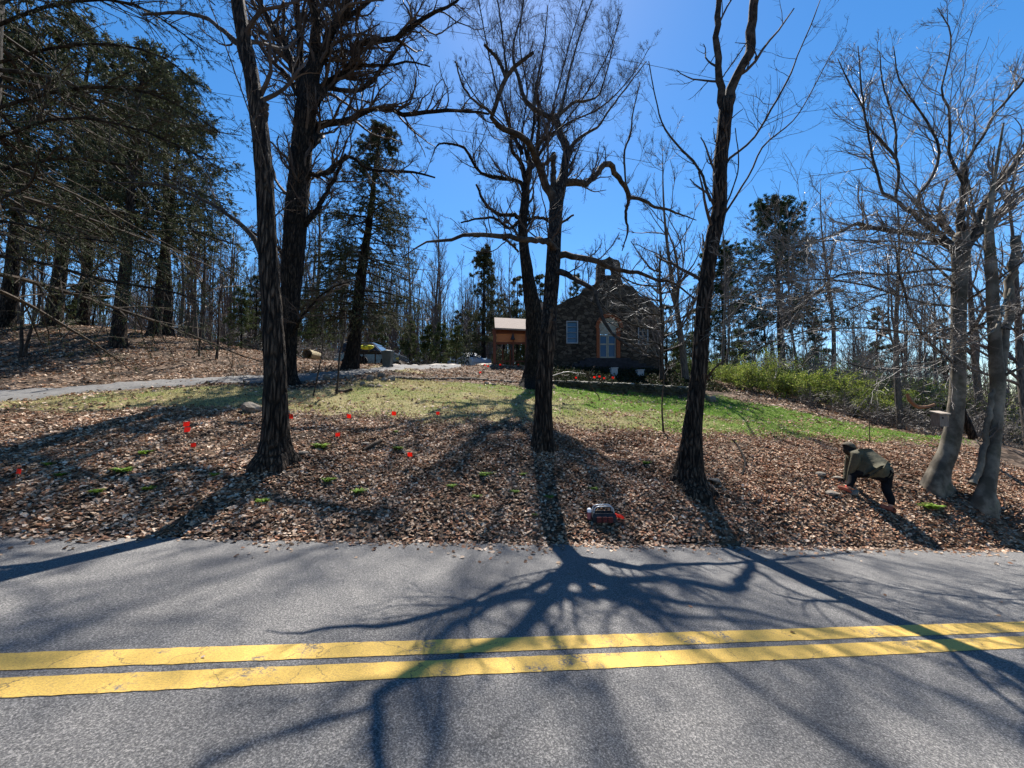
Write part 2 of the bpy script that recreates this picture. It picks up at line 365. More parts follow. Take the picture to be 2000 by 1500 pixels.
cr = ramp(m, vd.outputs[0], [(0.002, (0.8, 0.8, 0.8)), (0.0075, (0, 0, 0))])
c = mixc(m, ww, r1.outputs[0], (0.12, 0.115, 0.11)); c = mixc(m, cr.outputs[0], c, (0.05, 0.045, 0.04))
l.new(c, b.inputs['Base Color']); bump(m, t1.outputs[0], 0.6, 0.005)
nn = np.array([0.07016733, 0.04954289, 0.99630419])
def onroad(x, y):
    d = ray(x, y); t = -1.5 / (nn @ d); q = d * t; return q[0], q[1]
mk = None
for k, (ya, yb, la, lb) in enumerate([(1281, 1306, 1214, 1235), (1331, 1358, 1242, 1267)]):
    g = G(); (xa, y0), (xb, y1) = onroad(0, ya), onroad(2000, la); (xc, y2), (xd, y3) = onroad(0, yb), onroad(2000, lb)
    X = np.linspace(-40, 40, 1600)
    fa = y0 + (y1 - y0) * (X - xa) / (xb - xa) ; fb = y2 + (y3 - y2) * (X - xc) / (xd - xc)
    w = (y0 - y2 + y1 - y3) / 2; mid = (fa + fb) / 2
    j1 = rng.normal(0, 0.0022, len(X)); j2 = rng.normal(0, 0.0022, len(X))
    fa = mid + w / 2 + j1; fb = mid - w / 2 + j2
    V = np.stack([np.stack([X, fa, zplane(X, fa) + 0.004], -1), np.stack([X, fb, zplane(X, fb) + 0.004], -1)])
    i = np.arange(len(X) - 1); N = len(X)
    g.add(V.reshape(-1, 3), np.stack([i + N, i + N + 1, i + 1, i], -1))
    o = g.obj("road_marking", m); tag(o, kind='structure')

# ---------------------------------------------------------------- driveway
def strip(name, A, B, m, lift=0.03, S=160, W=9):
    g = G(); a = np.array([pt(*q)[:2] for q in A]); b_ = np.array([pt(*q)[:2] for q in B])
    ta = np.linspace(0, len(a) - 1, S); tb = np.linspace(0, len(b_) - 1, S)
    ai = np.stack([np.interp(ta, range(len(a)), a[:, k]) for k in (0, 1)], 1); bi = np.stack([np.interp(tb, range(len(b_)), b_[:, k]) for k in (0, 1)], 1)
    rows = []
    for wi, t in enumerate(np.linspace(0, 1, W)):
        q = ai * (1 - t) + bi * t; rows.append(np.concatenate([q, (zt(q[:, 0], q[:, 1]) + (lift if 0 < wi < W - 1 else -.06))[:, None]], 1))
    V = np.array(rows); idx = np.arange(S * W).reshape(W, S)
    g.add(V.reshape(-1, 3), np.stack([idx[:-1, :-1], idx[:-1, 1:], idx[1:, 1:], idx[1:, :-1]], -1).reshape(-1, 4))
    o = g.obj(name, m, None, True); tag(o, kind='structure'); return o
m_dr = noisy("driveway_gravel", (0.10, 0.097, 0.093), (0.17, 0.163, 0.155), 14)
strip("driveway", [(-500, 815, 9), (-200, 795, 9.6), (0, 790, 10.5), (130, 777, 11.5), (250, 767, 12.3), (400, 754, 13.2), (540, 744, 13.8), (640, 738, 14.5), (720, 726, 17), (790, 720, 20), (900, 718, 22)],
      [(-500, 780, 11.5), (-200, 768, 12.3), (0, 764, 12.6), (130, 756, 13.3), (250, 750, 14), (400, 742, 15), (540, 737, 15.8), (650, 728, 17), (720, 719, 19.5), (770, 709, 25), (900, 709, 26)], m_dr, 0.06)
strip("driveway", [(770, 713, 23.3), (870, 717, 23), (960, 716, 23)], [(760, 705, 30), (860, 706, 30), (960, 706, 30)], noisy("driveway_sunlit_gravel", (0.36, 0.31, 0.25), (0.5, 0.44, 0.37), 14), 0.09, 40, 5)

# ---------------------------------------------------------------- trees traced from the place
def px3(p, Y0):
    x, y, w = p[:3]; Y = p[3] if len(p) > 3 else Y0
    q = pt(x, y, Y); th = math.atan((x - 1000) / F)
    return [q[0], q[1], q[2], 0.5 * w * Y * math.cos(th) / F]
def mk_tree(name, label, trunk, limbs, Y0, mb, ml, mt, lv, S=22, sides=14, jit=0.05, group=None, cat='tree', extra=None, low=None, cut=0.35, flare=0.7):
    """lv: list of (n, S, ratio, ang, up, wob, rr, minr, lmax) levels"""
    T = smooth_line([px3(p, Y0) for p in trunk], S * 3)
    base = T[0].copy(); root = empty(name, (base[0], base[1], zt1(base[0], base[1])), label, cat, group)
    T2 = np.vstack([[base[0], base[1], base[2] - 0.35, base[3] * 1.2], T])
    g = G(); sides = 24 if base[3] > .1 else sides
    hgt = np.clip(T2[:, 2] - base[2], 0, 50) / max(base[3], .05); th_ = np.arange(sides) * 2 * math.pi / sides; p1, p2, p3 = rng.uniform(0, 6, 3)
    lob = 0.5 * np.maximum(0, np.cos(th_ * 2.5 + p1)) ** 2 + 0.35 * np.maximum(0, np.sin(th_ * 4 + p2)) + 0.15 * np.sin(th_ * 7 + p3)
    ridge = 1 + flare * np.exp(-hgt[:, None] * 0.9) * lob[None] + 0.035 * np.sin(th_ * 3 + p3 + T2[:, 2:3] * .6) + 0.03 * np.sin(th_ * 5 + p1 - T2[:, 2:3] * .9)
    tubes(g, T2[None, :, :3], T2[None, :, 3], sides, jit=jit, mul=ridge[None, :, :, None])
    g.obj('trunk', mb, root, True)
    par = [smooth_line(T[int(len(T) * cut):], 16)]
    for lb in limbs:
        L = smooth_line([px3(p, Y0) for p in lb], 20)
        L[1:-1, :3] += rng.normal(scale=1, size=(18, 3)) * L[1:-1, 3:4] * 0.25
        g = G(); tubes(g, L[None, :, :3], L[None, :, 3], 9, jit=0.10); g.obj('limb', ml, root, True)
        par.append(smooth_line(L, 16))
    PP = []; 
    for L in par:
        ln = np.linalg.norm(np.diff(L[:, :3], axis=0), axis=1).sum(); PP += [L] * max(1, int(round(ln / 1.3)))
    PP = np.array(PP); P, R = PP[:, :, :3], PP[:, :, 3]
    g = G()
    for k, (n, s_, ratio, ang, up, wob, rr, minr, lmax) in enumerate(lv):
        P, R = grow(P, R, n, s_, ratio, ang, up, wob, 0.12 if k else 0.05, rr, minr, 0.06, lmax)
        ok = P[:, -1, 2] > 0.4 if low is None else P[:, -1, 2] > low
        P, R = P[ok], R[ok]
        tubes(g, P, R, 5 if k == 0 else 3, cap=False)
    if extra is not None:
        for Q in extra: tubes(g, Q[0], Q[1], 3, cap=False)
    g.obj('crown', mt, root, False)
    return root
LV = [(5, 9, 0.34, (35, 70), 0.25, 0.20, 0.5, 0.006, 2.6), (5, 7, 0.5, (30, 65), 0.18, 0.24, 0.6, 0.0038, 1.3), (5, 5, 0.5, (25, 60), 0.12, 0.25, 0.6, 0.0028, 0.6)]
LVr = [(5, 9, 0.30, (30, 60), 0.45, 0.14, 0.45, 0.006, 2.4), (5, 7, 0.5, (25, 50), 0.3, 0.16, 0.6, 0.0038, 1.2), (5, 5, 0.5, (20, 50), 0.15, 0.2, 0.6, 0.0028, 0.5)]
LVs = [(3, 8, 0.22, (30, 70), 0.2, 0.2, 0.4, 0.005, 1.4), (4, 6, 0.5, (30, 60), 0.1, 0.22, 0.6, 0.003, 0.6), (3, 5, 0.5, (30, 60), 0.1, 0.22, 0.6, 0.0022, 0.3)]

mk_tree('maple_tree', 'straight dark trunked tree left of centre with a broken stub high up', 
    [(537, 908, 84), (537, 890, 66), (538, 860, 54), (538, 800, 50), (537, 700, 45), (531, 600, 42), (524, 500, 40), (520, 400, 38), (513, 300, 38), (505, 230, 37), (490, 140, 33), (474, 60, 32), (462, -20, 30), (450, -150, 26), (440, -320, 20), (440, -560, 10)],
    [[(505, 270, 14), (512, 255, 14), (518, 230, 13), (521, 202, 12)],
     [(520, 530, 16, 6.2), (508, 490, 14, 6.3), (487, 455, 12, 6.4), (455, 427, 10, 6.5), (385, 385, 7, 6.7), (315, 360, 6, 6.9), (210, 357, 3, 7.2)],
     [(480, 100, 14), (455, 75, 12, 6.4), (400, 35, 10, 6.7), (350, 25, 8, 7), (280, 28, 6, 7.3)],
     [(455, -90, 16), (500, -200, 12, 6), (560, -330, 8, 5.8)], [(450, -150, 14), (390, -260, 10, 6.6), (320, -330, 6, 6.8)],
     [(505, 420, 4), (520, 330, 3, 6.0), (455, 130, 3, 5.6), (400, -20, 2, 5.4)]],
    6.2, M_bark, M_limb, M_twig, LVs)

mk_tree('maple_tree', 'massive many limbed tree just behind the straight dark tree, beside the driveway',
    [(562, 756, 52.8), (562, 735, 37.0), (563, 680, 33.4), (567, 600, 37.0), (573, 500, 45.8), (578, 430, 47.5), (585, 350, 45.8), (591, 270, 44.0), (600, 200, 44.0), (605, 165, 38.7), (612, 130, 26.4)],
    [[(590, 185, 22.9), (568, 114, 17.6), (529, 45, 14.1), (500, -10, 12.3), (465, -90, 14.6), (440, -200, 7)],
     [(594, 170, 22.9), (586, 120, 16.7), (583, 60, 15.0), (577, 0, 13.2), (568, -100, 9.7), (555, -240, 6)],
     [(604, 170, 26.4), (614, 120, 22.9), (616, 60, 21.1), (610, 0, 17.6), (600, -110, 12.3), (605, -280, 7)],
     [(612, 160, 22.9), (628, 120, 21.1), (642, 84, 19.4), (658, 45, 17.6), (679, 0, 15.8), (700, -80, 11.4), (740, -220, 7)],
     [(615, 195, 21.1), (632, 174, 17.6, 14.2), (655, 153, 13.2, 14.3), (676, 140, 12.3, 14.4), (690, 118, 11.4, 14.5), (700, 90, 11.4, 14.5), (730, 80, 11.4, 14.6), (762, 77, 10.6, 14.7), (792, 60, 9.7, 14.8), (816, 42, 9, 14.9), (850, 24, 7, 14.9), (892, 2, 5, 15.0), (930, -50, 3, 15.1)],
     [(618, 200, 17.6), (642, 174, 11.4, 14.3), (688, 180, 8.8, 14.6), (718, 165, 9, 14.8), (746, 135, 8, 14.9), (766, 110, 7, 15.0), (790, 76, 6, 15.1)],
     [(606, 280, 26.4), (614, 260, 21.1, 14.1), (630, 245, 15.8, 14.3), (670, 237, 12.3, 14.4), (700, 225, 10.6, 14.5), (724, 215, 9.7, 14.6), (754, 211, 8.8, 14.6), (784, 222, 9, 14.7), (820, 220, 8, 14.7), (865, 217, 7, 14.8), (910, 216, 6, 14.8), (955, 223, 4, 14.9)],
     [(602, 338, 14.1), (640, 339, 10.6, 14.3), (670, 310, 9, 14.5), (690, 308, 7, 14.6), (724, 331, 6, 14.8), (805, 336, 5, 14.9), (850, 347, 3, 15.1)],
     [(595, 440, 15.8), (618, 412, 12.3), (640, 372, 8.8, 14.0), (655, 345, 8, 13.9), (675, 300, 5, 13.7)],
     [(590, 200, 14.1), (562, 150, 10.6, 14.2), (526, 114, 9, 14.4), (502, 78, 8, 14.5), (470, 40, 5, 14.6)],
     [(655, 150, 8.8, 14.3), (700, 130, 8, 14.3), (760, 128, 5, 14.3), (800, 120, 4, 14.4), (840, 130, 2, 14.4)],
     [(560, 520, 10.6), (548, 490, 8.8, 14.3), (520, 470, 8, 14.4), (470, 440, 5, 14.6)],
     [(570, 662, 9), (584, 628, 7, 13.2), (605, 600, 5, 12.9), (645, 564, 4, 12.5), (695, 547, 2, 12.2)],
     [(640, 60, 10.6), (700, 20, 8.8, 13.9), (760, -40, 7, 13.7), (830, -120, 4, 12)]],
    13.6, M_barkd, M_barkd, M_twig, [(6, 9, 0.30, (30, 65), 0.2, 0.2, 0.5, 0.006, 2.2), (6, 7, 0.5, (30, 60), 0.12, 0.22, 0.55, 0.0034, 1.2), (11, 5, 0.55, (25, 55), 0.1, 0.22, 0.55, 0.0034, 0.75)], cut=0.5)

mk_tree('maple_tree', 'gnarled centre tree with an elbow shaped right limb, standing in the leaf bank',
    [(1058, 880, 48), (1059, 862, 44), (1060, 840, 38), (1061, 800, 34), (1062, 750, 32), (1066, 700, 32), (1071, 650, 31), (1074, 600, 29, 8.1), (1080, 525, 29, 8.4), (1084, 450, 27, 8.8), (1087, 400, 28, 9.2), (1090, 375, 30, 9.4), (1100, 345, 20, 9.6), (1104, 315, 16, 9.9), (1106, 285, 14, 10.3), (1094, 261, 15, 10.8), (1087, 236, 14, 11.3), (1086, 226, 11, 11.4)],
    [[(1086, 236, 12, 11.3), (1069, 225, 10, 11.4), (1042, 213, 10, 11.5), (1027, 198, 9, 11.6), (1018, 174, 8, 11.8), (1012, 150, 7, 12), (1006, 132, 6, 12.2), (1002, 90, 4, 12.5), (1020, 20, 3, 13), (1030, -60, 2, 13.4)],
     [(1084, 395, 22, 9.2), (1072, 372, 18, 9.2), (1057, 345, 16, 9.1), (1048, 315, 14, 8.9), (1036, 285, 13, 8.6), (1015, 264, 12, 8.2), (979, 252, 11, 7.9), (963, 237, 10, 7.6), (965, 210, 9, 7.5), (976, 180, 9, 7.5), (988, 150, 9, 7.5), (1009, 126, 8, 7.5), (1042, 102, 6, 7.4)],
     [(988, 150, 7, 7.5), (970, 114, 7, 7.5), (946, 87, 6, 7.4)],
     [(990, 148, 6, 7.5), (984, 90, 4, 7.8), (975, 20, 3, 8.2), (965, -30, 2, 8.5)],
     [(1084, 380, 14, 9.3), (1081, 360, 12, 9.4), (1080, 330, 11, 9.5), (1081, 300, 10, 9.6)],
     [(1080, 304, 8, 9.6), (1072, 315, 7, 9.4), (1058, 324, 6, 9.1)],
     [(1094, 362, 18, 9.5), (1110, 354, 15, 9.6), (1138, 360, 13, 9.8), (1159, 348, 12, 10), (1174, 327, 12, 10.2), (1189, 319, 12, 10.3), (1202, 340, 11, 10.5), (1219, 363, 10, 10.8), (1229, 388, 10, 11)],
     [(1229, 386, 7, 11), (1222, 420, 6, 11), (1226, 450, 4, 11), (1215, 490, 2, 11)],
     [(1229, 386, 8, 11), (1252, 390, 7, 11.2), (1282, 405, 6, 11.4), (1309, 411, 5, 11.6), (1360, 430, 2, 12)],
     [(1228, 384, 5, 11), (1221, 351, 4, 11), (1220, 294, 4, 11.1), (1231, 264, 4, 11.2), (1236, 222, 3, 11.3), (1250, 160, 2, 11.5)],
     [(1085, 490, 18, 8.5), (1074, 475, 14, 8.3), (1060, 470, 12, 7.9), (1037, 468, 11, 7.3), (1000, 464, 10, 6.9), (950, 459, 9, 6.4), (915, 459, 8, 6.1), (880, 468, 7, 5.9), (856, 470, 6, 5.8), (830, 474, 4, 5.6), (790, 500, 2, 5.4)],
     [(976, 460, 6, 6.7), (1000, 478, 5, 7), (1012, 492, 4, 7.2)],
     [(1088, 500, 16, 8.5), (1108, 497, 14, 8.5), (1125, 502, 12, 8.5), (1152, 505, 11, 8.2), (1175, 515, 10, 8.3), (1200, 524, 9, 8.4), (1232, 530, 8, 8.5), (1262, 537, 7, 8.6), (1287, 550, 6, 8.7), (1310, 550, 5, 8.7), (1330, 562, 4, 8.6), (1357, 584, 3, 8.5)],
     [(1086, 530, 14, 8.3), (1112, 537, 11, 8.1), (1130, 550, 10, 7.8), (1155, 562, 9, 7.6), (1167, 592, 8, 7.4), (1182, 630, 7, 7.2), (1195, 650, 6, 7.1), (1220, 670, 5, 7), (1250, 690, 3, 6.9)],
     [(1104, 300, 8, 10.1), (1130, 270, 7, 10.4), (1165, 250, 5, 10.8), (1190, 215, 4, 11.2), (1220, 175, 3, 11.6), (1262, 120, 2, 12)],
     [(1087, 232, 9, 11.3), (1100, 200, 6, 11.6), (1112, 140, 4, 12), (1135, 60, 3, 12.5), (1160, -10, 2, 13)],
     [(1087, 230, 8, 11.3), (1120, 200, 6, 11.5), (1165, 190, 4, 11.8), (1185, 140, 3, 12.2), (1200, 80, 2, 12.6)],
     [(1042, 212, 7, 11.5), (1048, 160, 5, 11.8), (1062, 90, 3, 12.3), (1070, 10, 2, 12.8)],
     [(1064, 665, 8), (1074, 635, 7, 7.7), (1080, 600, 6, 7.6)],
     [(963, 222, 6, 7.5), (930, 200, 5, 7.4), (905, 170, 4, 7.3), (890, 120, 3, 7.2)]],
    7.9, M_bark, M_limb, M_twig, [(4, 9, 0.25, (25, 60), 0.35, 0.18, 0.28, 0.004, 1.6), (6, 7, 0.5, (30, 55), 0.2, 0.2, 0.55, 0.003, 1.0), (10, 5, 0.5, (25, 55), 0.12, 0.22, 0.6, 0.0024, 0.55)], cut=0.55)

mk_tree('maple_tree', 'thick old tree on the lawn edge half hidden behind the gnarled centre tree',
    [(1044, 760, 74), (1044, 745, 54), (1046, 720, 46), (1048, 680, 42), (1046, 640, 38), (1041, 600, 32), (1034, 562, 26), (1029, 525, 23), (1023, 475, 19), (1021, 435, 18), (1026, 390, 17), (1028, 360, 15), (1034, 330, 12), (1046, 300, 9), (1052, 250, 6), (1050, 180, 4)],
    [[(1026, 352, 10), (1020, 322, 8), (1000, 294, 7, 18.1), (997, 260, 5, 17.9), (985, 200, 3, 17.7)],
     [(1034, 325, 8), (1032, 290, 6), (1042, 255, 6), (1045, 205, 4, 18.8), (1060, 130, 3, 19.0)],
     [(1040, 315, 8), (1056, 298, 6), (1076, 255, 5), (1082, 200, 3)],
     [(1034, 325, 8), (1020, 260, 3.5999999999999996, 18.8), (1030, 180, 3.0, 19.3), (1015, 90, 2.4, 19.7), (1020, -10, 1.7999999999999998, 20.1), (1010, -120, 1.4, 20.5)],
     [(1046, 300, 8), (1075, 230, 3.5999999999999996, 18.9), (1095, 150, 3.0, 19.3), (1120, 60, 2.4, 19.7), (1150, -40, 1.7999999999999998, 20.1), (1165, -130, 1.4, 20.5)],
     [(1040, 315, 8), (1085, 260, 3.5999999999999996, 18.9), (1140, 190, 3.0, 19.3), (1190, 100, 2.4, 19.7), (1215, 20, 1.7999999999999998, 20.1)],
     [(1020, 300, 8), (985, 220, 3.5999999999999996, 18.8), (960, 130, 3.0, 19.1), (940, 30, 2.4, 19.5), (925, -80, 1.7999999999999998, 19.9)],
     [(1052, 280, 8), (1110, 240, 3.5999999999999996, 18.9), (1180, 205, 3.0, 19.3), (1240, 140, 1.7999999999999998, 19.7), (1270, 90, 1.4, 19.9)],
     [(1020, 290, 7), (980, 240, 3.0, 19.1), (930, 190, 2.4, 19.3), (890, 120, 1.7999999999999998, 19.5)],
     [(1024, 380, 10), (1016, 356, 8), (985, 348, 7, 17.9), (940, 339, 6, 17.5), (922, 315, 6, 17.2), (904, 288, 5, 17.0), (871, 279, 4, 16.7), (852, 285, 3, 16.5), (845, 305, 2, 16.5)],
     [(1016, 425, 10), (1004, 420, 8, 18.3), (970, 417, 7, 17.9), (946, 393, 6, 17.5), (930, 360, 4, 17.3)],
     [(1016, 430, 7), (995, 445, 6, 18.1), (960, 425, 5, 17.7), (900, 435, 3, 17.3)],
     [(1030, 430, 7, 18.5), (1060, 425, 6, 18.8), (1085, 440, 5, 19.0), (1120, 420, 4, 19.3)]],
    18.5, M_barkd, M_barkd, M_twig, [(4, 9, 0.32, (25, 60), 0.3, 0.17, 0.38, 0.005, 2.4), (6, 7, 0.5, (25, 55), 0.18, 0.2, 0.55, 0.006, 1.3), (10, 5, 0.55, (25, 55), 0.1, 0.22, 0.6, 0.0046, 0.85)], cut=0.45)

mk_tree('maple_tree', 'tall dark tree forking into a high Y against blue sky',
    [(1345, 955, 84), (1346, 940, 64), (1348, 915, 52), (1352, 855, 40), (1359, 785, 34), (1366, 725, 33), (1371, 650, 31), (1378, 562, 30), (1390, 480, 31), (1400, 430, 31), (1405, 400, 30), (1406, 325, 29), (1412, 270, 29), (1416, 225, 30), (1420, 195, 30)],
    [[(1416, 215, 22), (1408, 180, 16), (1402, 130, 15), (1399, 81, 14), (1399, 32, 14), (1402, 0, 12), (1410, -80, 9), (1405, -160, 5)],
     [(1418, 215, 26), (1428, 180, 23), (1444, 146, 22), (1459, 114, 22), (1465, 65, 21), (1470, 20, 20), (1475, -10, 20), (1488, -100, 13), (1498, -200, 7)],
     [(1412, 330, 6), (1430, 305, 6), (1467, 276, 5, 7.2), (1506, 214, 5, 7.3), (1545, 143, 4, 7.4), (1558, 107, 3, 7.5), (1584, 49, 3, 7.5), (1602, 0, 2, 7.6)],
     [(1410, 425, 6), (1430, 395, 5), (1464, 341, 4, 7.2), (1493, 283, 4, 7.3), (1558, 224, 3, 7.5), (1626, 100, 2, 7.7)],
     [(1388, 392, 6), (1362, 326, 5, 7.3), (1312, 270, 4, 7.5), (1288, 225, 3, 7.6), (1267, 120, 2, 7.8)],
     [(1395, 455, 4), (1440, 340, 3, 6.6), (1436, 250, 2, 6.4)],
     [(1380, 740, 5), (1395, 720, 4, 6.8), (1420, 700, 3, 6.7)],
     [(1405, 160, 3, 7), (1440, 110, 3, 7), (1460, 80, 2, 7)]],
    7.1, M_bark, M_limb, M_twig, [(3, 8, 0.26, (35, 70), 0.2, 0.16, 0.35, 0.005, 1.3), (4, 6, 0.5, (30, 60), 0.1, 0.2, 0.6, 0.003, 0.6), (3, 5, 0.5, (30, 60), 0.1, 0.22, 0.6, 0.0022, 0.3)], cut=0.3)

B1low = [[(1862, 572, 12), (1857, 562, 8, 8), (1805, 556, 7, 7.7), (1740, 572, 5, 7.4), (1700, 584, 4, 7.2), (1630, 620, 2, 7)],
     [(1862, 708, 12), (1854, 699, 9, 8), (1821, 676, 7, 7.7), (1789, 634, 6, 7.3), (1776, 601, 6, 7.2), (1756, 530, 5, 7), (1748, 471, 3, 6.9)],
     [(1862, 705, 9), (1847, 701, 6, 8), (1811, 711, 5, 7.6), (1756, 717, 4, 7.3), (1707, 722, 3, 7), (1640, 705, 2, 6.8)],
     [(1868, 530, 10), (1850, 523, 8, 8.1), (1789, 530, 7, 8), (1724, 536, 6, 7.8), (1659, 533, 5, 7.6), (1620, 548, 5, 7.5), (1577, 588, 3, 7.3), (1500, 640, 2, 7)],
     [(1868, 600, 8), (1800, 590, 6, 7.8), (1700, 560, 5, 7.3), (1600, 545, 4, 7), (1500, 560, 3, 6.8), (1420, 600, 2, 6.6)],
     [(1868, 640, 7), (1790, 650, 5, 7.6), (1680, 640, 4, 7.2), (1560, 650, 3, 6.9), (1460, 690, 2, 6.8)],
     [(1870, 560, 7), (1800, 500, 5, 7.7), (1680, 470, 4, 7.1), (1560, 480, 3, 6.7), (1450, 530, 2, 6.5)],
     [(1882, 590, 8), (1930, 560, 6, 7.7), (1985, 520, 5, 7.3), (2060, 470, 3, 7)],
     [(1882, 660, 8), (1905, 640, 6, 7.9), (1950, 615, 5, 7.6), (2010, 580, 4, 7.2)]]
mk_tree('beech_tree', 'smooth grey trunked tree with wide spreading limbs and a nest box on its trunk',
    [(1828, 950, 62), (1830, 935, 52), (1838, 910, 44), (1851, 880, 42), (1862, 830, 38), (1868, 780, 35), (1871, 725, 33), (1872, 650, 33), (1873, 580, 34), (1876, 530, 36), (1877, 485, 42), (1877, 455, 30)],
    [[(1868, 490, 24), (1844, 478, 18), (1811, 462, 14), (1772, 452, 13), (1724, 449, 12), (1691, 442, 11), (1668, 437, 9), (1652, 449, 6), (1620, 462, 4), (1590, 470, 3)],
     [(1866, 480, 20), (1837, 461, 15), (1811, 442, 12), (1785, 419, 10), (1746, 390, 9), (1724, 377, 8)],
     [(1748, 392, 7), (1755, 341, 7), (1750, 309, 7), (1722, 275, 6), (1694, 244, 5), (1685, 208, 4), (1662, 169, 4), (1636, 114, 2)],
     [(1724, 377, 7), (1707, 318, 6), (1691, 237, 5), (1681, 156, 4), (1676, 90, 2)],
     [(1750, 312, 5), (1748, 244, 5), (1724, 162, 4), (1718, 100, 2)],
     [(1860, 460, 14), (1831, 426, 11), (1798, 416, 9), (1789, 387, 8), (1805, 367, 8), (1824, 335, 8), (1834, 292, 7), (1815, 244, 6), (1792, 211, 5), (1756, 153, 4), (1745, 90, 2)],
     [(1880, 400, 10), (1876, 345, 9), (1856, 308, 8), (1855, 253, 7), (1853, 211, 6), (1838, 179, 5), (1850, 130, 4), (1857, 65, 4), (1831, 15, 2)],
     [(1877, 490, 26), (1876, 440, 20), (1878, 400, 17), (1883, 357, 15), (1884, 316, 15)],
     [(1884, 325, 11), (1902, 292, 8), (1919, 266, 8), (1941, 227, 8), (1967, 195, 8), (2000, 156, 7), (2060, 90, 4)],
     [(1882, 490, 26), (1899, 465, 20), (1912, 422, 17), (1941, 374, 17), (1977, 325, 15), (2000, 296, 14), (2080, 220, 9)],
     [(1880, 495, 24), (1898, 470, 19), (1928, 439, 17), (1967, 396, 16), (2000, 370, 15), (2100, 300, 9)],
     [(1870, 470, 10), (1850, 440, 8, 8.5), (1836, 400, 6, 8.8), (1850, 350, 5, 9)]] + B1low,
    8.1, M_beech, M_beechl, M_twigl, [(8, 10, 0.36, (25, 60), 0.12, 0.13, 0.42, 0.005, 2.6), (6, 7, 0.5, (20, 50), 0.05, 0.15, 0.6, 0.0036, 1.3), (6, 5, 0.5, (20, 50), 0.03, 0.2, 0.6, 0.0026, 0.55)], jit=0.03, cut=0.75, flare=0.45)
mk_tree('beech_tree', 'grey twin stemmed tree at the far right with one stem cut off short',
    [(1922, 975, 50), (1926, 958, 40), (1936, 910, 32), (1943, 860, 28), (1947, 800, 30), (1949, 745, 34), (1945, 690, 30), (1940, 600, 28), (1937, 530, 27), (1932, 465, 22), (1934, 400, 15), (1945, 330, 9), (1960, 240, 5)],
    [[(1900, 945, 20), (1908, 925, 16), (1918, 885, 15), (1928, 835, 14), (1935, 785, 14), (1944, 750, 12)],
     [(1950, 740, 22), (1960, 690, 22), (1968, 630, 22), (1976, 540, 22), (1984, 462, 22)],
     [(1975, 560, 9), (1960, 600, 8, 7.4), (1945, 640, 6, 7.2), (1900, 670, 4, 7), (1850, 690, 2, 6.8)],
     [(1980, 520, 8), (2010, 480, 8), (2060, 450, 5)],
     [(1952, 740, 10), (1990, 720, 8, 7.4), (2040, 700, 6, 7.2)],
     [(1932, 470, 10), (1905, 420, 7, 7.9), (1890, 350, 5, 8.2)],
     [(1948, 640, 8), (1985, 640, 6, 7.3), (2040, 610, 4, 7)]],
    7.6, M_beech, M_beech, M_twigl, LVs, jit=0.03, cut=0.6, flare=0.45)

# ---------------------------------------------------------------- conifers
def blades(g, P, n, ln, w, c0, c1, down=0.35, flat=1.0):
    """thin needle sprays along polylines P (K,S,3)"""
    K, S, _ = P.shape
    t = rng.uniform(0.05, 1, (K, n)) * (S - 1); i0 = np.minimum(t.astype(int), S - 2); fr = (t - i0)[..., None]; kk = np.arange(K)[:, None]
    b = P[kk, i0] * (1 - fr) + P[kk, i0 + 1] * fr; tan = P[kk, i0 + 1] - P[kk, i0]; tan /= np.linalg.norm(tan, axis=2, keepdims=True) + 1e-9
    d = tan * 0.9 + rng.normal(scale=0.55, size=b.shape) * np.array([1, 1, flat]); d[..., 2] -= down; d /= np.linalg.norm(d, axis=2, keepdims=True)
    s = np.cross(d, rng.normal(size=d.shape)); s /= np.linalg.norm(s, axis=2, keepdims=True) + 1e-9
    L = ln * rng.uniform(0.6, 1.4, (K, n, 1)); Wd = w * rng.uniform(0.6, 1.3, (K, n, 1))
    V = np.stack([b - s * Wd * .25, b + d * L * .45 + s * Wd * .5, b + d * L, b + d * L * .45 - s * Wd * .5], 2).reshape(-1, 3)
    m_ = K * n; c = (np.array(c0) + (np.array(c1) - np.array(c0)) * rng.uniform(0, 1, (m_, 1)) ** 1.5) * rng.uniform(0.7, 1.2, (m_, 1))
    g.add(V, np.arange(m_ * 4).reshape(-1, 4), np.repeat(c, 4, 0))
def bough_set(base, H, z0, n, Lmax, Ltop, tilt0=0.25, droop=0.12, wob=0.06, leanx=0.0, S=9, power=0.9):
    z = z0 + (H - z0) * rng.uniform(0, 1, n) ** power; fr = (z - z0) / (H - z0)
    az = rng.uniform(0, 2 * math.pi, n); L = (Lmax * (1 - fr) ** 0.8 + Ltop) * rng.uniform(0.7, 1.15, n)
    P = np.zeros((n, S, 3)); P[:, 0] = np.stack([base[0] + leanx * z, base[1] + 0 * z, base[2] + z], 1)
    d = np.stack([np.cos(az), np.sin(az), tilt0 * (0.2 + 1.6 * fr)], 1)
    for s in range(1, S):
        d = d + rng.normal(scale=wob, size=d.shape); d[:, 2] -= droop * (1 - s / S * 1.4); d /= np.linalg.norm(d, axis=1, keepdims=True)
        P[:, s] = P[:, s - 1] + d * (L / (S - 1))[:, None]
    R = (0.012 + 0.008 * L)[:, None] * np.linspace(1, 0.25, S)[None]
    return P, R
GN0, GN1 = (0.03, 0.038, 0.018), (0.12, 0.13, 0.06)
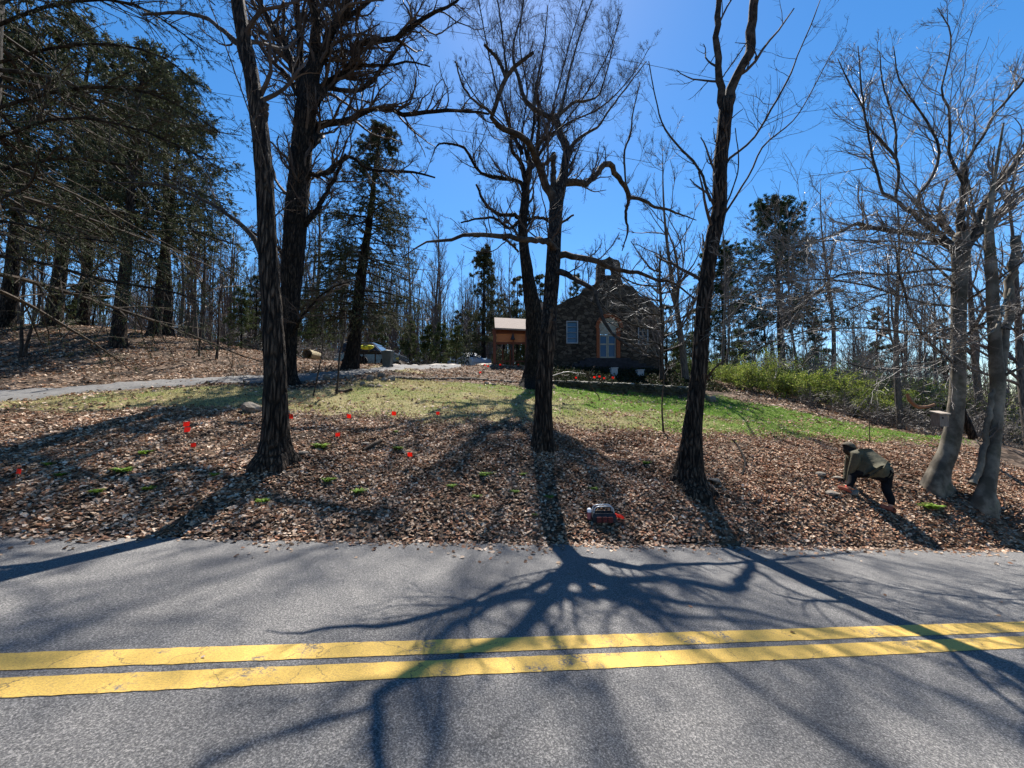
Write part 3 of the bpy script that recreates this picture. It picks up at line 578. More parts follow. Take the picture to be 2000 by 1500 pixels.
def conifer(name, label, base, H, r0, z0, nb, Lmax, Ltop, ntw, nbl, bl, bw, group=None, leanx=0.0, dens=1.0, c0=GN0, c1=GN1, mb=None, extra=None, root=None, tilt0=0.25, droop=0.12, power=0.9, twr=0.45, dead=0):
    root = root or empty(name, base, label, 'tree', group)
    base = np.array(base, float)
    zz = np.linspace(-0.3, H, 18); T = np.stack([base[0] + leanx * zz + 0.03 * np.sin(zz), base[1] + 0 * zz, base[2] + zz], 1)
    R = r0 * (1 - np.clip(zz, 0, H) / H * 0.92) * (1 + 0.5 * np.exp(-np.clip(zz, 0, 9) * 3))
    g = G(); tubes(g, T[None], R[None], 10, jit=0.05); g.obj('trunk', mb or M_barkd, root, True)
    P, RR = bough_set(base, H, z0, nb, Lmax, Ltop, tilt0, droop, leanx=leanx, power=power)
    if extra is not None:
        P = np.concatenate([P, extra[0]]); RR = np.concatenate([RR, extra[1]])
    if dead:
        Pd, Rd = bough_set(base, z0 + 0.5, 1.0, dead, Lmax * 0.7, Ltop, 0.1, 0.05, leanx=leanx); Qd, Sd = grow(Pd, Rd * .6, 5, 5, 0.4, (30, 60), 0, 0.15, 0.2, 0.5, 0.003)
        gd = G(); tubes(gd, Pd, Rd * .6, 4, cap=False); tubes(gd, Qd, Sd, 3, cap=False); gd.obj('dead_boughs', M_limb, root)
    g = G(); tubes(g, P, RR, 5, cap=False)
    Q, S_ = grow(P, RR, ntw, 6, 0.32, (35, 65), -0.05, 0.10, 0.15, 0.5, 0.003, 0.12, 1.6, droop=0.05)
    tubes(g, Q, S_, 3, cap=False)
    g.obj('boughs', M_limb, root)
    g = G(); blades(g, Q, nbl, bl, bw, c0, c1); Q2, _ = grow(Q, S_, 3, 4, twr, (30, 60), -0.05, 0.1, 0.2, 0.5, 0.002, 0.08, 0.6, droop=0.05)
    blades(g, Q2, max(3, int(nbl * 0.6)), bl, bw, c0, c1)
    g.obj('crown', M_needle, root)
    return root
def traced_boughs(L, Y0, S=9):
    A = [smooth_line([px3(p, Y0) for p in l], S) for l in L]; A = np.array(A); return A[:, :, :3], A[:, :, 3]
b = pt(-88, 800, 9.6); b[2] = zt1(b[0], b[1])
ex_ = traced_boughs([[(-20, 498, 14, 9), (0, 500, 12, 8.8), (97, 517, 10, 8.3), (195, 546, 8, 8), (276, 559, 6, 7.8), (357, 575, 4, 7.6), (420, 600, 2, 7.5)],
    [(-30, 425, 12, 9), (0, 432, 10, 8.8), (65, 442, 8, 8.5), (162, 465, 6, 8.2), (250, 480, 4, 8), (330, 520, 3, 7.8)],
    [(-30, 340, 12, 9), (100, 310, 10, 9.5), (220, 318, 8, 9.8), (330, 350, 5, 10), (440, 400, 3, 10)],
    [(-30, 220, 12, 9), (100, 180, 10, 9.3), (230, 170, 8, 9.5), (340, 200, 5, 9.6), (430, 260, 3, 9.7)],
    [(-30, 60, 12, 9), (100, 10, 10, 9.3), (230, 0, 8, 9.5), (320, 40, 5, 9.6), (400, 100, 3, 9.7)],
    [(-30, 280, 10, 9), (120, 230, 8, 9), (260, 250, 6, 9), (380, 300, 4, 9), (455, 345, 2, 9)],
    [(-30, 130, 10, 9), (120, 90, 8, 9), (250, 90, 6, 9), (350, 130, 4, 9), (400, 200, 2, 9)],
    [(-30, -60, 12, 9), (100, -110, 10, 9.3), (230, -100, 8, 9.5), (330, -60, 5, 9.6), (420, 10, 3, 9.7)]], 9)
ex_ = (np.concatenate([ex_[0]] * 2), np.concatenate([ex_[1]] * 2))
conifer('spruce_tree', 'huge dark spruce filling the upper left corner with its needle covered boughs', tuple(b), 19, 0.42, 3.2, 112, 5.9, 0.8, 21, 38, 0.065, 0.012, extra=ex_, power=1.0)
b = pt(684, 700, 19); b[2] = zt1(b[0], b[1])
conifer('spruce_tree', 'tall cone shaped spruce standing before the dark vehicle and the rock row', tuple(b), 12.6, 0.36, 2.2, 230, 3.9, 0.55, 10, 22, 0.10, 0.020, leanx=0.10, power=1.0, tilt0=0.15, dead=16)
b = pt(944, 708, 32); b[2] = zt1(b[0], b[1])
conifer('spruce_tree', 'narrow dark spruce just left of the open timber pavilion', tuple(b), 11.4, 0.24, 1.0, 130, 2.3, 0.4, 9, 18, 0.15, 0.032)
# background evergreens: one of each kind, then copies
PIN = [((1525, 670, 27), 13.4, 3.0, 0.55, 'broad dark pine crown rising above the shrubs right of the high Y tree'),
       ((1415, 690, 33), 10.6, 2.4, 0.5, 'small dark evergreen close behind the high Y tree')]
for (x, y, Y), H, Lm, Lt, lab in PIN:
    b = pt(x, y, Y); b[2] = zt1(b[0], b[1]); top = pt(x, y - 265 if H > 12 else 480, Y)[2]; H = top - b[2]
    conifer('pine_tree', lab, tuple(b), H, 0.28, H * 0.3, 120, Lm, 1.3, 10, 22, 0.17, 0.042, c0=(0.014, 0.03, 0.013), c1=(0.07, 0.11, 0.035), tilt0=0.5, power=0.8)
protoC = conifer('evergreen_tree', None, (0, 0, 0), 11, 0.2, 1.2, 75, 2.3, 0.4, 8, 15, 0.17, 0.038, c0=(0.03, 0.04, 0.02), c1=(0.13, 0.15, 0.075))
protoP = conifer('pine_tree', None, (0, 0, 0), 15, 0.3, 5.5, 80, 3.4, 1.4, 8, 14, 0.2, 0.045, tilt0=0.4, dead=16, mb=M_bark)
protoE = conifer('evergreen_tree', None, (0, 0, 0), 5, 0.08, 0.4, 60, 1.5, 0.2, 7, 11, 0.13, 0.03, c0=(0.04, 0.06, 0.02), c1=(0.14, 0.17, 0.06))
def copy_tree(src, loc, rz, sc, label, cat, group, szz=None):
    r = src.copy(); COL.objects.link(r); r.location = loc; r.rotation_euler = (rng.normal(0, .035), rng.normal(0, .035), rz); r.scale = (sc, sc, szz or sc)
    for k in ('label', 'category', 'group'):
        if k in r: del r[k]
    tag(r, label, cat, group)
    for c in list(src.children):
        d = c.copy(); COL.objects.link(d); d.parent = r
    return r
def drop_proto(src):
    for c in list(src.children): bpy.data.objects.remove(c)
    bpy.data.objects.remove(src)
PL = ['thick pine trunk on the left hill crest, second group from the left edge', 'pine trunk on the crest just right of the thick one', 'lone pine standing forward on the hill crest above the driveway', 'pine on the hill crest, left one of the close pair before the straight dark tree', 'wide pine on the hill crest, right one of the close pair', 'pine trunk on the crest at the very left edge of the hill']
PK = 0
for (x, Y, sc) in [(100, 22, 1.25), (160, 24, 1.0), (232, 19.5, 1.05), (300, 23, 1.0), (325, 24.5, 1.2), (8, 21, 1.1), (130, 30, 1.2), (-60, 19, 1.2)]:
    b = pt(x, 650, Y); z = zt1(b[0], b[1]) - 0.1
    copy_tree(protoP, (b[0], b[1], z), rng.uniform(0, 6), sc, PL[PK] if PK < 6 else 'bare trunked pine on the leafy hill crest, left, behind the nearer pines', 'tree', 'pines on the left hill crest'); PK += 1
for (x, Y, sc) in [(1010, 36, 1.0), (1060, 38, 1.15), (900, 42, 0.85), (985, 44, 1.1), (1120, 37, 1.1), (1300, 36, 0.95), (1350, 38, 1.0), (1250, 40, 1.05), (1700, 30, .9), (1850, 28, 0.85), (1590, 31, 0.8), (560, 40, 0.9), (500, 36, 0.8), (2050, 24, 1.0)]:
    b = pt(x, 700, Y); z = zt1(b[0], b[1]) - 0.1
    copy_tree(protoC, (b[0], b[1], z), rng.uniform(0, 6), sc, 'dark evergreen standing in the wood behind', 'tree', 'evergreens in the wood behind')
for (x, Y, sc) in [(625, 27, 1.0), (860, 34, 1.1), (890, 30, 0.8), (800, 36, 1.2), (470, 24, 0.8), (1030, 33, 1.0), (600, 31, 1.1), (745, 34, 1.0), (840, 38, 1.3), (175, 25, 0.7), (120, 26, 0.7), (1440, 26, 0.9), (1330, 31, 1.0)]:
    b = pt(x, 700, Y); z = zt1(b[0], b[1]) - 0.1
    copy_tree(protoE, (b[0], b[1], z), rng.uniform(0, 6), sc, 'small olive green evergreen beneath the bare trees', 'tree', 'small evergreens under the bare trees')
for p_ in (protoC, protoP, protoE): drop_proto(p_)

# ---------------------------------------------------------------- bare woods
M_bg = noisy("bark_far", (0.04, 0.032, 0.028), (0.15, 0.125, 0.10), 4, 0.85, (6, 6, 1), 0.5, 0.03)
M_bgt = noisy("twigs_far", (0.07, 0.052, 0.045), (0.17, 0.135, 0.115), 3, 0.7)
def bare_proto(H, r0, z0, nb, Lb, seed, up=0.6, fork=False, thin=0.010):
    root = empty('bare_tree', (0, 0, 0)); zz = np.linspace(-0.3, H, 16)
    ph = rng.uniform(0, 6); T = np.stack([0.18 * np.sin(zz * 0.4 + ph) - 0.18 * math.sin(ph), 0.12 * np.sin(zz * 0.33 + ph * 2), zz], 1); R = r0 * (1 - np.clip(zz, 0, H) / H * 0.9) * (1 + 0.4 * np.exp(-np.clip(zz, 0, 9) * 3))
    g = G(); tubes(g, T[None], R[None], 8, jit=0.05); g.obj('trunk', M_bg, root, True)
    t = z0 / H; P, RR = grow(T[None, int(16 * t):], R[None, int(16 * t):], nb, 9, 1.0, (25, 65), up * .55, 0.16, 0.0, 0.5, 0.012, 0.5, 9, lens=np.array([Lb]))
    g = G(); tubes(g, P, RR, 4, cap=False)
    Q, S_ = grow(P, RR, 7, 6, 0.42, (25, 55), 0.25, 0.16, 0.1, 0.5, thin, 0.2, 1.8); tubes(g, Q, S_, 3, cap=False)
    Q, S_ = grow(Q, S_, 6, 5, 0.5, (25, 55), 0.15, 0.18, 0.1, 0.5, thin * 0.7, 0.15, 0.9); tubes(g, Q, S_, 3, cap=False)
    g.obj('crown', M_bgt, root); return root
protos = [bare_proto(17, 0.17, 7, 16, 3.6, 1), bare_proto(16, 0.13, 6, 14, 3.0, 2), bare_proto(14, 0.11, 4, 16, 2.8, 3), bare_proto(18, 0.22, 6, 18, 4.6, 4, 0.4), bare_proto(12, 0.16, 2.5, 22, 4.2, 5, 0.35), bare_proto(9, 0.06, 1.5, 14, 2.2, 6, 0.6)]
spots = []
for k in range(120): spots.append((rng.uniform(330, 960), rng.uniform(32, 62), rng.choice([0, 1, 2, 1, 0, 3]), rng.uniform(0.75, 1.05), 0))
for k in range(24): spots.append((rng.uniform(960, 1400), rng.uniform(34, 60), rng.choice([0, 1, 2]), rng.uniform(0.6, 0.85), 1))
for k in range(66): spots.append((rng.uniform(1400, 2120), rng.uniform(20, 44), rng.choice([0, 1, 2, 4, 5, 5]), rng.uniform(0.5, 0.78), 2))
for k in range(30): spots.append((rng.uniform(-250, 420), rng.uniform(24, 44), rng.choice([0, 1, 2, 3, 4]), rng.uniform(0.7, 1.0), 3))
LB = ['slender bare tree in the wood behind the parked vehicles', 'bare tree in the wood behind the stone house', 'bare tree in the brushy wood on the right side', 'bare tree on the hill behind the driveway, left']
GB = ['bare trees behind the parked vehicles', 'bare trees behind the stone house', 'bare trees in the right hand wood', 'bare trees on the left hill']
for x, Y, k, sc, w in spots:
    b = pt(x, 700, Y); z = zt1(b[0], b[1]) - 0.15
    copy_tree(protos[int(k)], (b[0], b[1], z), rng.uniform(0, 6), sc, LB[w], 'tree', GB[w])
for (x, Y, k, sc, lab) in [(1335, 21, 4, 1.12, 'spreading bare tree just left of the high Y tree, beside the stone house'),
                        (1288, 24, 5, 0.95, 'thin bare tree at the right corner of the stone house'),
                        (1900, 15, 4, 0.9, 'dark bare tree between the two grey beech trunks'),
                        (1752, 14.5, 3, 0.55, 'dark trunked bare tree rising from the green shrubs near the nest box'),
                        (1995, 12, 4, 0.8, 'bare tree at the right picture edge behind the cut stem')]:
    b = pt(x, 700, Y); z = zt1(b[0], b[1]) - 0.15
    copy_tree(protos[k], (b[0], b[1], z), rng.uniform(0, 6), sc, lab, 'tree', None)
for p_ in protos: drop_proto(p_)
nf = 3600; fx = rng.uniform(-75, 75, nf); fy = rng.uniform(46, 90, nf); fz = zt(fx, fy) - .3; H_ = rng.uniform(9, 19, nf) * np.where(fx > 15, .8, 1); S = 6; zz = np.linspace(0, 1, S)
P = np.stack([fx[:, None] + rng.normal(scale=.25, size=(nf, S)).cumsum(1), fy[:, None] + 0 * zz[None], fz[:, None] + H_[:, None] * zz[None]], -1); Rr = rng.uniform(.05, .13, nf)[:, None] * (1 - .8 * zz)[None]; g = G(); tubes(g, P, Rr, 4, cap=False)
Q, S_ = grow(P[:, 2:], Rr[:, 2:], 11, 5, .28, (20, 55), .4, .15, 0, .5, .014, .5, 3.5); tubes(g, Q, S_, 3, cap=False); Q, S_ = grow(Q, S_, 5, 4, .5, (20, 50), .2, .15, 0, .5, .011, .3, 1.5); tubes(g, Q, S_, 3, cap=False)
o = g.obj('far_woods', M_bgt); tag(o, kind='stuff')

# ---------------------------------------------------------------- shrubs, brush, saplings
def leafcards(g, C, n, spread, ln, w, cols, up=0.2):
    K = len(C); b = np.repeat(C, n, 0) + rng.normal(scale=spread, size=(K * n, 3)); d = rng.normal(size=b.shape); d[:, 2] += up; d /= np.linalg.norm(d, axis=1, keepdims=True)
    s = np.cross(d, rng.normal(size=d.shape)); s /= np.linalg.norm(s, axis=1, keepdims=True) + 1e-9
    L = (ln * rng.uniform(0.6, 1.3, K * n))[:, None]; Wd = (w * rng.uniform(0.6, 1.3, K * n))[:, None]
    V = np.stack([b, b + d * L * .5 + s * Wd, b + d * L, b + d * L * .5 - s * Wd], 1).reshape(-1, 3)
    c = np.array(cols)[rng.integers(0, len(cols), K * n)] * rng.uniform(0.7, 1.25, (K * n, 1))
    g.add(V, np.arange(K * n * 4).reshape(-1, 4), np.repeat(c, 4, 0))
def shrub_proto(name, H, Rr, ns, leaves, cols, ll=0.07, twr=0.006):
    root = empty(name, (0, 0, 0)); az = rng.uniform(0, 6.28, ns); S = 8; P = np.zeros((ns, S, 3)); P[:, 0, :2] = rng.normal(scale=0.15 * Rr, size=(ns, 2)); P[:, 0, 2] = -0.1
    d = np.stack([np.cos(az) * 0.55, np.sin(az) * 0.55, np.ones(ns)], 1); L = H * rng.uniform(0.7, 1.25, ns)
    for s in range(1, S):
        d = d + rng.normal(scale=0.16, size=d.shape); d[:, 2] -= 0.1; d /= np.linalg.norm(d, axis=1, keepdims=True); P[:, s] = P[:, s - 1] + d * (L / (S - 1))[:, None]
    R = 0.012 * np.linspace(1, 0.3, S)[None] * np.ones((ns, 1)); g = G(); tubes(g, P, R, 4, cap=False)
    Q, T_ = grow(P, R, 9, 6, 0.4, (25, 60), 0.12, 0.2, 0.15, 0.6, twr, 0.2, 1.0); tubes(g, Q, T_, 3, cap=False)
    Q2, T2_ = grow(Q, T_, 5, 4, 0.5, (25, 60), 0.1, 0.2, 0.1, 0.6, twr * 0.7, 0.1, 0.5); tubes(g, Q2, T2_, 3, cap=False)
    g.obj('stems', M_twigl if not leaves else M_bgt, root)
    if leaves:
        g = G(); leafcards(g, Q2.reshape(-1, 3), leaves, 0.05, ll, ll * 0.33, cols); g.obj('foliage', M_green, root)
    return root
YG = [(0.27, 0.32, 0.05), (0.19, 0.27, 0.04), (0.36, 0.38, 0.09), (0.10, 0.15, 0.03)]
DG = [(0.05, 0.08, 0.02), (0.08, 0.12, 0.03), (0.12, 0.16, 0.04)]
sh = [shrub_proto('shrub', 1.9, 1.2, 16, 2, YG, 0.075), shrub_proto('shrub', 2.3, 1.3, 14, 1, YG, 0.07), shrub_proto('shrub', 1.7, 1.2, 16, 2, DG, 0.08)]
br = [shrub_proto('brush', 2.3, 1.4, 16, 0, None), shrub_proto('brush', 1.4, 1.4, 16, 0, None)]
for (x, Y, k, sc) in [(1435, 21, 0, .9), (1470, 20, 0, 1.0), (1500, 22, 1, 1.2), (1530, 19.5, 0, .9), (1560, 21, 2, 1.2), (1590, 18.5, 0, 1.1), (1625, 20, 2, 1.1), (1655, 17.5, 1, 1.0), (1690, 18.5, 0, 1.2), (1720, 16.5, 2, 1.0), (1700, 16.5, 0, 0.9), (1790, 16.8, 0, 1.0), (1825, 16, 2, 1.0), (1870, 16, 1, 1.0), (1930, 15, 2, 1.1), (1980, 14.5, 0, .9), (1610, 23, 1, 1.5), (1680, 22, 1, 1.5), (1550, 25, 1, 1.6), (1760, 19, 0, 1.3), (1460, 25, 1, 1.4), (1850, 19, 2, 1.3), (1400, 24, 2, 1.0), (1350, 23, 2, .8)]:
    b = pt(x, 750, Y); copy_tree(sh[k], (b[0], b[1], zt1(b[0], b[1])), rng.uniform(0, 6), sc * 0.95, ['yellow green leafy shrub at the lawn edge, right', 'tall loose shrub in fresh green leaf at the wood edge, right', 'dull green shrub at the lawn edge, right'][k], 'shrub', 'green shrubs along the right lawn edge')
for (x, Y, k, sc) in [(1575, 17.6, 1, .8), (1640, 16.4, 1, .8), (1700, 15.3, 1, .9), (1760, 14.6, 1, .9), (1810, 13.7, 1, .9), (1890, 13, 1, .9), (1960, 12.2, 1, 1), (1480, 23, 0, 1.2), (1540, 22, 0, 1.4), (1600, 20, 0, 1.4), (1680, 19, 0, 1.5), (1740, 18, 0, 1.5), (1830, 15.5, 0, 1.4), (1900, 14.5, 0, 1.3), (1970, 14, 0, 1.3), (1400, 27, 0, 1.2), (1320, 29, 0, 1.2)]:
    b = pt(x, 750, Y); copy_tree(br[k], (b[0], b[1], zt1(b[0], b[1])), rng.uniform(0, 6), sc, 'tangle of leafless brown brush beneath the bare trees, right', 'brush', 'leafless brush along the right lawn edge')
for (x, Y, k, sc) in [(770, 33, 0, 1.2), (810, 35, 0, 1.3), (850, 34, 0, 1.2), (730, 33, 0, 1.2), (790, 38, 0, 1.6), (880, 37, 0, 1.2), (655, 30, 0, 1.0), (610, 27, 0, .9), (545, 27, 0, .9), (500, 26, 0, .8), (440, 26, 0, .9), (640, 24, 1, .9), (590, 23, 1, .9)]:
    b = pt(x, 750, Y); copy_tree(br[k], (b[0], b[1], zt1(b[0], b[1])), rng.uniform(0, 6), sc, 'tangle of leafless reddish brush behind the driveway', 'brush', 'leafless brush behind the driveway')
for p_ in sh + br: drop_proto(p_)
SAP = [([(1293, 728, 9), (1292, 690, 8), (1294, 640, 7), (1291, 590, 6), (1288, 540, 5), (1290, 490, 3)], 20.5, 'small wide twigged tree veiling the stone house right of its door'),
       ([(1295, 832, 4), (1293, 790, 3), (1297, 740, 2), (1292, 690, 2), (1296, 640, 1)], 9.6, 'thin leafless sapling on the lawn front edge, left of the high Y tree'),
       ([(658, 768, 5), (661, 730, 4), (664, 690, 4), (674, 650, 3), (674, 610, 2)], 12, 'slim reddish sapling in front of the rocks, right of the twin dark trees'),
       ([(612, 772, 3), (620, 735, 3), (627, 700, 2), (631, 660, 2), (629, 620, 1)], 11.6, 'thin crooked sapling beside the base of the massive tree'),
       ([(1699, 868, 2), (1698, 830, 2), (1697, 790, 1), (1693, 750, 1)], 10.8, 'single whip thin sapling on the lawn edge behind the person'),
       ([(43, 682, 10), (42, 640, 9), (46, 560, 7), (50, 500, 5), (50, 450, 4)], 16.5, 'thin trunked young tree on the hill at the far left, the straight one'),
       ([(50, 680, 8), (62, 640, 8), (74, 600, 7), (80, 560, 5), (86, 480, 3)], 16.4, 'thin young tree leaning right on the hill at the far left'),
       ([(389, 683, 4), (392, 650, 4), (396, 610, 3), (402, 560, 2)], 19, 'slim leafless sapling on the hill crest, left of its neighbour'),
       ([(424, 690, 6), (427, 650, 5), (428, 600, 4), (436, 540, 2)], 19, 'stouter leafless sapling on the hill crest nearest the straight dark tree'),
       ([(1170, 775, 2), (1150, 745, 2), (1160, 715, 1)], 14.5, 'low leafless twig sapling before the retaining wall')]
for k, (tr, Y0, lab) in enumerate(SAP):
    x0, y0 = tr[0][:2]; q = pt(x0, y0, Y0)
    if k == 0:
        lbs = [[(1292, 700 - i * 14, 4), (1292 + dx * .4, 690 - i * 14, 3, Y0 - .3 + .3 * (i % 3)), (1292 + dx, 670 - i * 16 - abs(dx) * .12, 1.6, Y0 - .8 + .6 * (i % 3))] for i, dx in enumerate([-70, 80, -110, 70, -140, 100, -120, 90, -90, 60, -150, 40, -60])]
        mk_tree('young_tree', lab, tr, lbs, Y0, M_limb, M_limb, M_twigl, [(5, 8, 0.45, (25, 60), 0.1, 0.16, 0.5, 0.006, 1.6), (5, 6, 0.5, (25, 55), 0.08, 0.2, 0.6, 0.005, 0.9), (4, 5, 0.5, (25, 55), 0.05, 0.2, 0.6, 0.004, 0.4)], sides=8, cut=.1); continue
    mk_tree('sapling', lab, tr, [], Y0, M_limb, M_limb, M_twigl if k < 5 else M_twig, [(6, 7, 0.35, (30, 60), 0.3, 0.12, 0.5, 0.003, 0.9), (4, 5, 0.5, (25, 60), 0.15, 0.18, 0.6, 0.0022, 0.4)], S=10, sides=6, cat='sapling', low=-2)

# ---------------------------------------------------------------- stone house
def fr_at(Y): return lambda a, b, d: pt(a, b, Y) + np.array([0, d, 0])
m_stone = mat("rubble_stone", (0.2, 0.17, 0.14), 0.95, 0, 0.15); n, l, b_ = nodes(m_stone)
v = tex(m_stone, 3.2, kind='vor', sx=(1, 1, 1.9)); r_ = ramp(m_stone, v.outputs['Color'], [(0.2, (0.038, 0.031, 0.024)), (0.5, (0.066, 0.053, 0.041)), (0.8, (0.115, 0.094, 0.072))])
v2 = n.new('ShaderNodeTexVoronoi'); v2.feature = 'DISTANCE_TO_EDGE'; v2.inputs['Scale'].default_value = 3.2; l.new(v.inputs[0].links[0].from_socket, v2.inputs['Vector'])
e_ = ramp(m_stone, v2.outputs[0], [(0.02, (0.35, 0.35, 0.35)), (0.08, (1, 1, 1))]); c_ = mixc(m_stone, 1.0, r_.outputs[0], e_.outputs[0], 'MULTIPLY')
l.new(c_, b_.inputs['Base Color']); bump(m_stone, v2.outputs[0], 0.8, 0.05)
m_brick = noisy("orange_brick", (0.22, 0.065, 0.028), (0.32, 0.11, 0.048), 14)
m_cream = noisy("cream_paint", (0.30, 0.31, 0.26), (0.38, 0.38, 0.33), 5)
m_frame = noisy("pale_frame", (0.26, 0.30, 0.33), (0.34, 0.38, 0.41), 5)
m_glass = mat("window_glass", (0.008, 0.09, 0.20), 0.3, 0, 0.5); m_glass.node_tree.nodes['Principled BSDF'].inputs['Coat Weight'].default_value = 0.05  # blue base colour stands in for the reflected sky
m_darkg = mat("dark_glass", (0.01, 0.013, 0.022), 0.3, 0, 0.25)
m_shing = noisy("roof_shingle", (0.21, 0.165, 0.135), (0.31, 0.25, 0.21), 9, 0.9, (1, 1, 6))
m_wood = noisy("stained_timber", (0.10, 0.032, 0.018), (0.17, 0.055, 0.03), 5, 0.6, (12, 12, 1.5))
m_panel = noisy("orange_boards", (0.42, 0.15, 0.055), (0.55, 0.21, 0.08), 3, 0.55, (1.5, 12, 12))
HY = 26.0; fh = fr_at(HY)
b = pt(1180, 725, HY); house = empty('stone_house', (b[0], b[1], b[2]), 'brown stone house with a small bell gable and an orange brick arched doorway', 'house')
def rects(px0, py0, px1, py1): return [(px0, py1), (px1, py1), (px1, py0), (px0, py0)]
def wall_with_holes(g, outline, holes, d0, d1, fr):
    """outline + rectangular holes, via bmesh triangle fill"""
    bm = bmesh.new()
    def loop(pts):
        vs = [bm.verts.new((a, c, 0)) for a, c in pts]; return [bm.edges.new((vs[i], vs[(i + 1) % len(vs)])) for i in range(len(vs))]
    es = loop(outline)
    for h in holes: es += loop(h)
    bmesh.ops.triangle_fill(bm, use_beauty=True, use_dissolve=False, edges=es)
    bm.verts.ensure_lookup_table(); bm.verts.index_update()
    P = [(v.co.x, v.co.y) for v in bm.verts]; F_ = [[v.index for v in f.verts] for f in bm.faces]; nP = len(P)
    g.add([fr(a, c, d0) for a, c in P] + [fr(a, c, d1) for a, c in P], F_ + [[i + nP for i in reversed(f)] for f in F_])
    for lp in [outline] + holes:
        k = len(lp); g.add([fr(a, c, d0) for a, c in lp] + [fr(a, c, d1) for a, c in lp], [[i, (i + 1) % k, k + (i + 1) % k, k + i] for i in range(k)])
    bm.free()
out = [(1070, 740), (1070, 600), (1092, 596), (1108, 584), (1130, 576), (1143, 562), (1162, 555), (1166, 545), (1167, 514), (1172, 508), (1182, 506), (1190, 501), (1199, 506), (1208, 508), (1212, 514), (1213, 545), (1217, 553), (1236, 562), (1250, 577), (1270, 586), (1282, 598), (1294, 602), (1294, 740)]
arch = [(1190 + 22 * math.cos(t), 641 - 24 * math.sin(t)) for t in np.linspace(0, math.pi, 13)]
door_hole = [(1212, 700)] + [(a, c) for a, c in arch] + [(1168, 700)]
bell = [(1197, 538)] + [(1189.5 + 7.5 * math.cos(t), 527 - 7 * math.sin(t)) for t in np.linspace(0, math.pi, 7)] + [(1182, 538)]
holes = [rects(1106, 627, 1129, 671), rects(1246, 638, 1266, 674), door_hole, bell]
g = G(); wall_with_holes(g, out, holes, 0, 0.55, fh); g.obj('wall', m_stone, house)
g = G()
x0, x1 = pt(1072, 700, HY)[0], pt(1292, 700, HY)[0]; zb = pt(1072, 740, HY)[2]; ze = pt(1072, 602, HY)[2]
for xw in (x0 + 0.2, x1 - 0.2): box(g, (xw, HY + 5.6, (zb + ze) / 2), (0.22, 5.0, (ze - zb) / 2))
box(g, ((x0 + x1) / 2, HY + 10.8, (zb + ze) / 2), ((x1 - x0) / 2, 0.22, (ze - zb) / 2)); g.obj('wall', m_stone, house)
g = G(); zr = pt(1190, 553, HY)[2]; xm = pt(1190, 600, HY)[0]
for xa, sgn in ((x0 - 0.35, 1), (x1 + 0.35, -1)):
    a0 = np.array([xa, HY + 0.58, ze - 0.1]); a1 = np.array([xa, HY + 11.3, ze - 0.1]); r0_ = np.array([xm, HY + 0.58, zr - 0.25]); r1_ = np.array([xm, HY + 11.3, zr - 0.25]); up_ = np.array([0, 0, 0.14])
    g.add([a0, a1, r1_, r0_, a0 + up_, a1 + up_, r1_ + up_, r0_ + up_], [[0, 1, 2, 3], [7, 6, 5, 4], [0, 4, 5, 1], [3, 2, 6, 7], [0, 3, 7, 4], [1, 5, 6, 2]])
g.obj('roof', m_shing, house)
g = G(); prism(g, [(1046, 600), (1046, 592), (1070, 588), (1070, 600)], 0.1, 1.8, fh); g.obj('porch_roof', m_shing, house)
def window(hole, panem, nx_, ny_):
    (xa, yb), (xb, _), (_, ya), _ = hole; w = 2.0
    g = G()
    for r in (rects(xa, ya, xa + w, yb), rects(xb - w, ya, xb, yb), rects(xa + w, ya, xb - w, ya + w), rects(xa + w, yb - w, xb - w, yb)): prism(g, r, -0.04, 0.12, fh)
    for k in range(1, nx_): c = xa + (xb - xa) * k / nx_; prism(g, rects(c - .35, ya + w, c + .35, yb - w), 0.02, 0.09, fh)
    for k in range(1, ny_): c = ya + (yb - ya) * k / ny_; prism(g, rects(xa + w, c - .35, xb - w, c + .35), 0.015, 0.085, fh)
    f = g.obj('window', m_frame, house); g = G(); prism(g, rects(xa + w, ya + w, xb - w, yb - w), 0.10, 0.14, fh)
    o = g.obj('pane', panem, house); o.parent = f
window(holes[0], m_glass, 1, 4); window(holes[1], m_darkg, 2, 4)
g = G()      # brick arch ring and jambs
def ring(g, cx, cy, ri, ro, sy, d0, d1, fr, t0, t1, n=13):
    T = np.linspace(t0, t1, n)
    for i in range(n - 1):
        a, c = T[i] + 0.012, T[i + 1] - 0.012
        prism(g, [(cx + r * math.cos(t), cy - r * sy * math.sin(t)) for r, t in ((ri, a), (ro, a), (ro, c), (ri, c))], d0, d1, fr)
ring(g, 1190, 641, 20.5, 27, 1.07, -0.06, 0.1, fh, 0, math.pi, 16)
prism(g, rects(1204, 641, 1211, 699), -0.06, 0.1, fh); prism(g, rects(1165, 641, 1171, 699), -0.06, 0.1, fh); g.obj('brick_arch', m_brick, house)
g = G(); prism(g, [(1209, 652)] + [(1190 + 20 * math.cos(t), 641 - 21 * math.sin(t)) for t in np.linspace(0, math.pi, 13)] + [(1171, 652)], 0.12, 0.2, fh); g.obj('arch_panel', m_cream, house)
door = None
for xa, xb in ((1171, 1187.2), (1187.8, 1204)):
    g = G(); w = 2.2
    for r in (rects(xa, 653, xa + w, 699), rects(xb - w, 653, xb, 699), rects(xa + w, 653, xb - w, 656), rects(xa + w, 670, xb - w, 673), rects(xa + w, 696, xb - w, 699)): prism(g, r, 0.14, 0.22, fh)
    d_ = g.obj('door', m_cream, house)
    g = G(); prism(g, rects(xa + w, 673, xb - w, 696), 0.17, 0.2, fh); prism(g, rects(xa + w, 656, xb - w, 670), 0.17, 0.2, fh); o = g.obj('pane', m_glass, house); o.parent = d_
g = G()      # dark stone steps
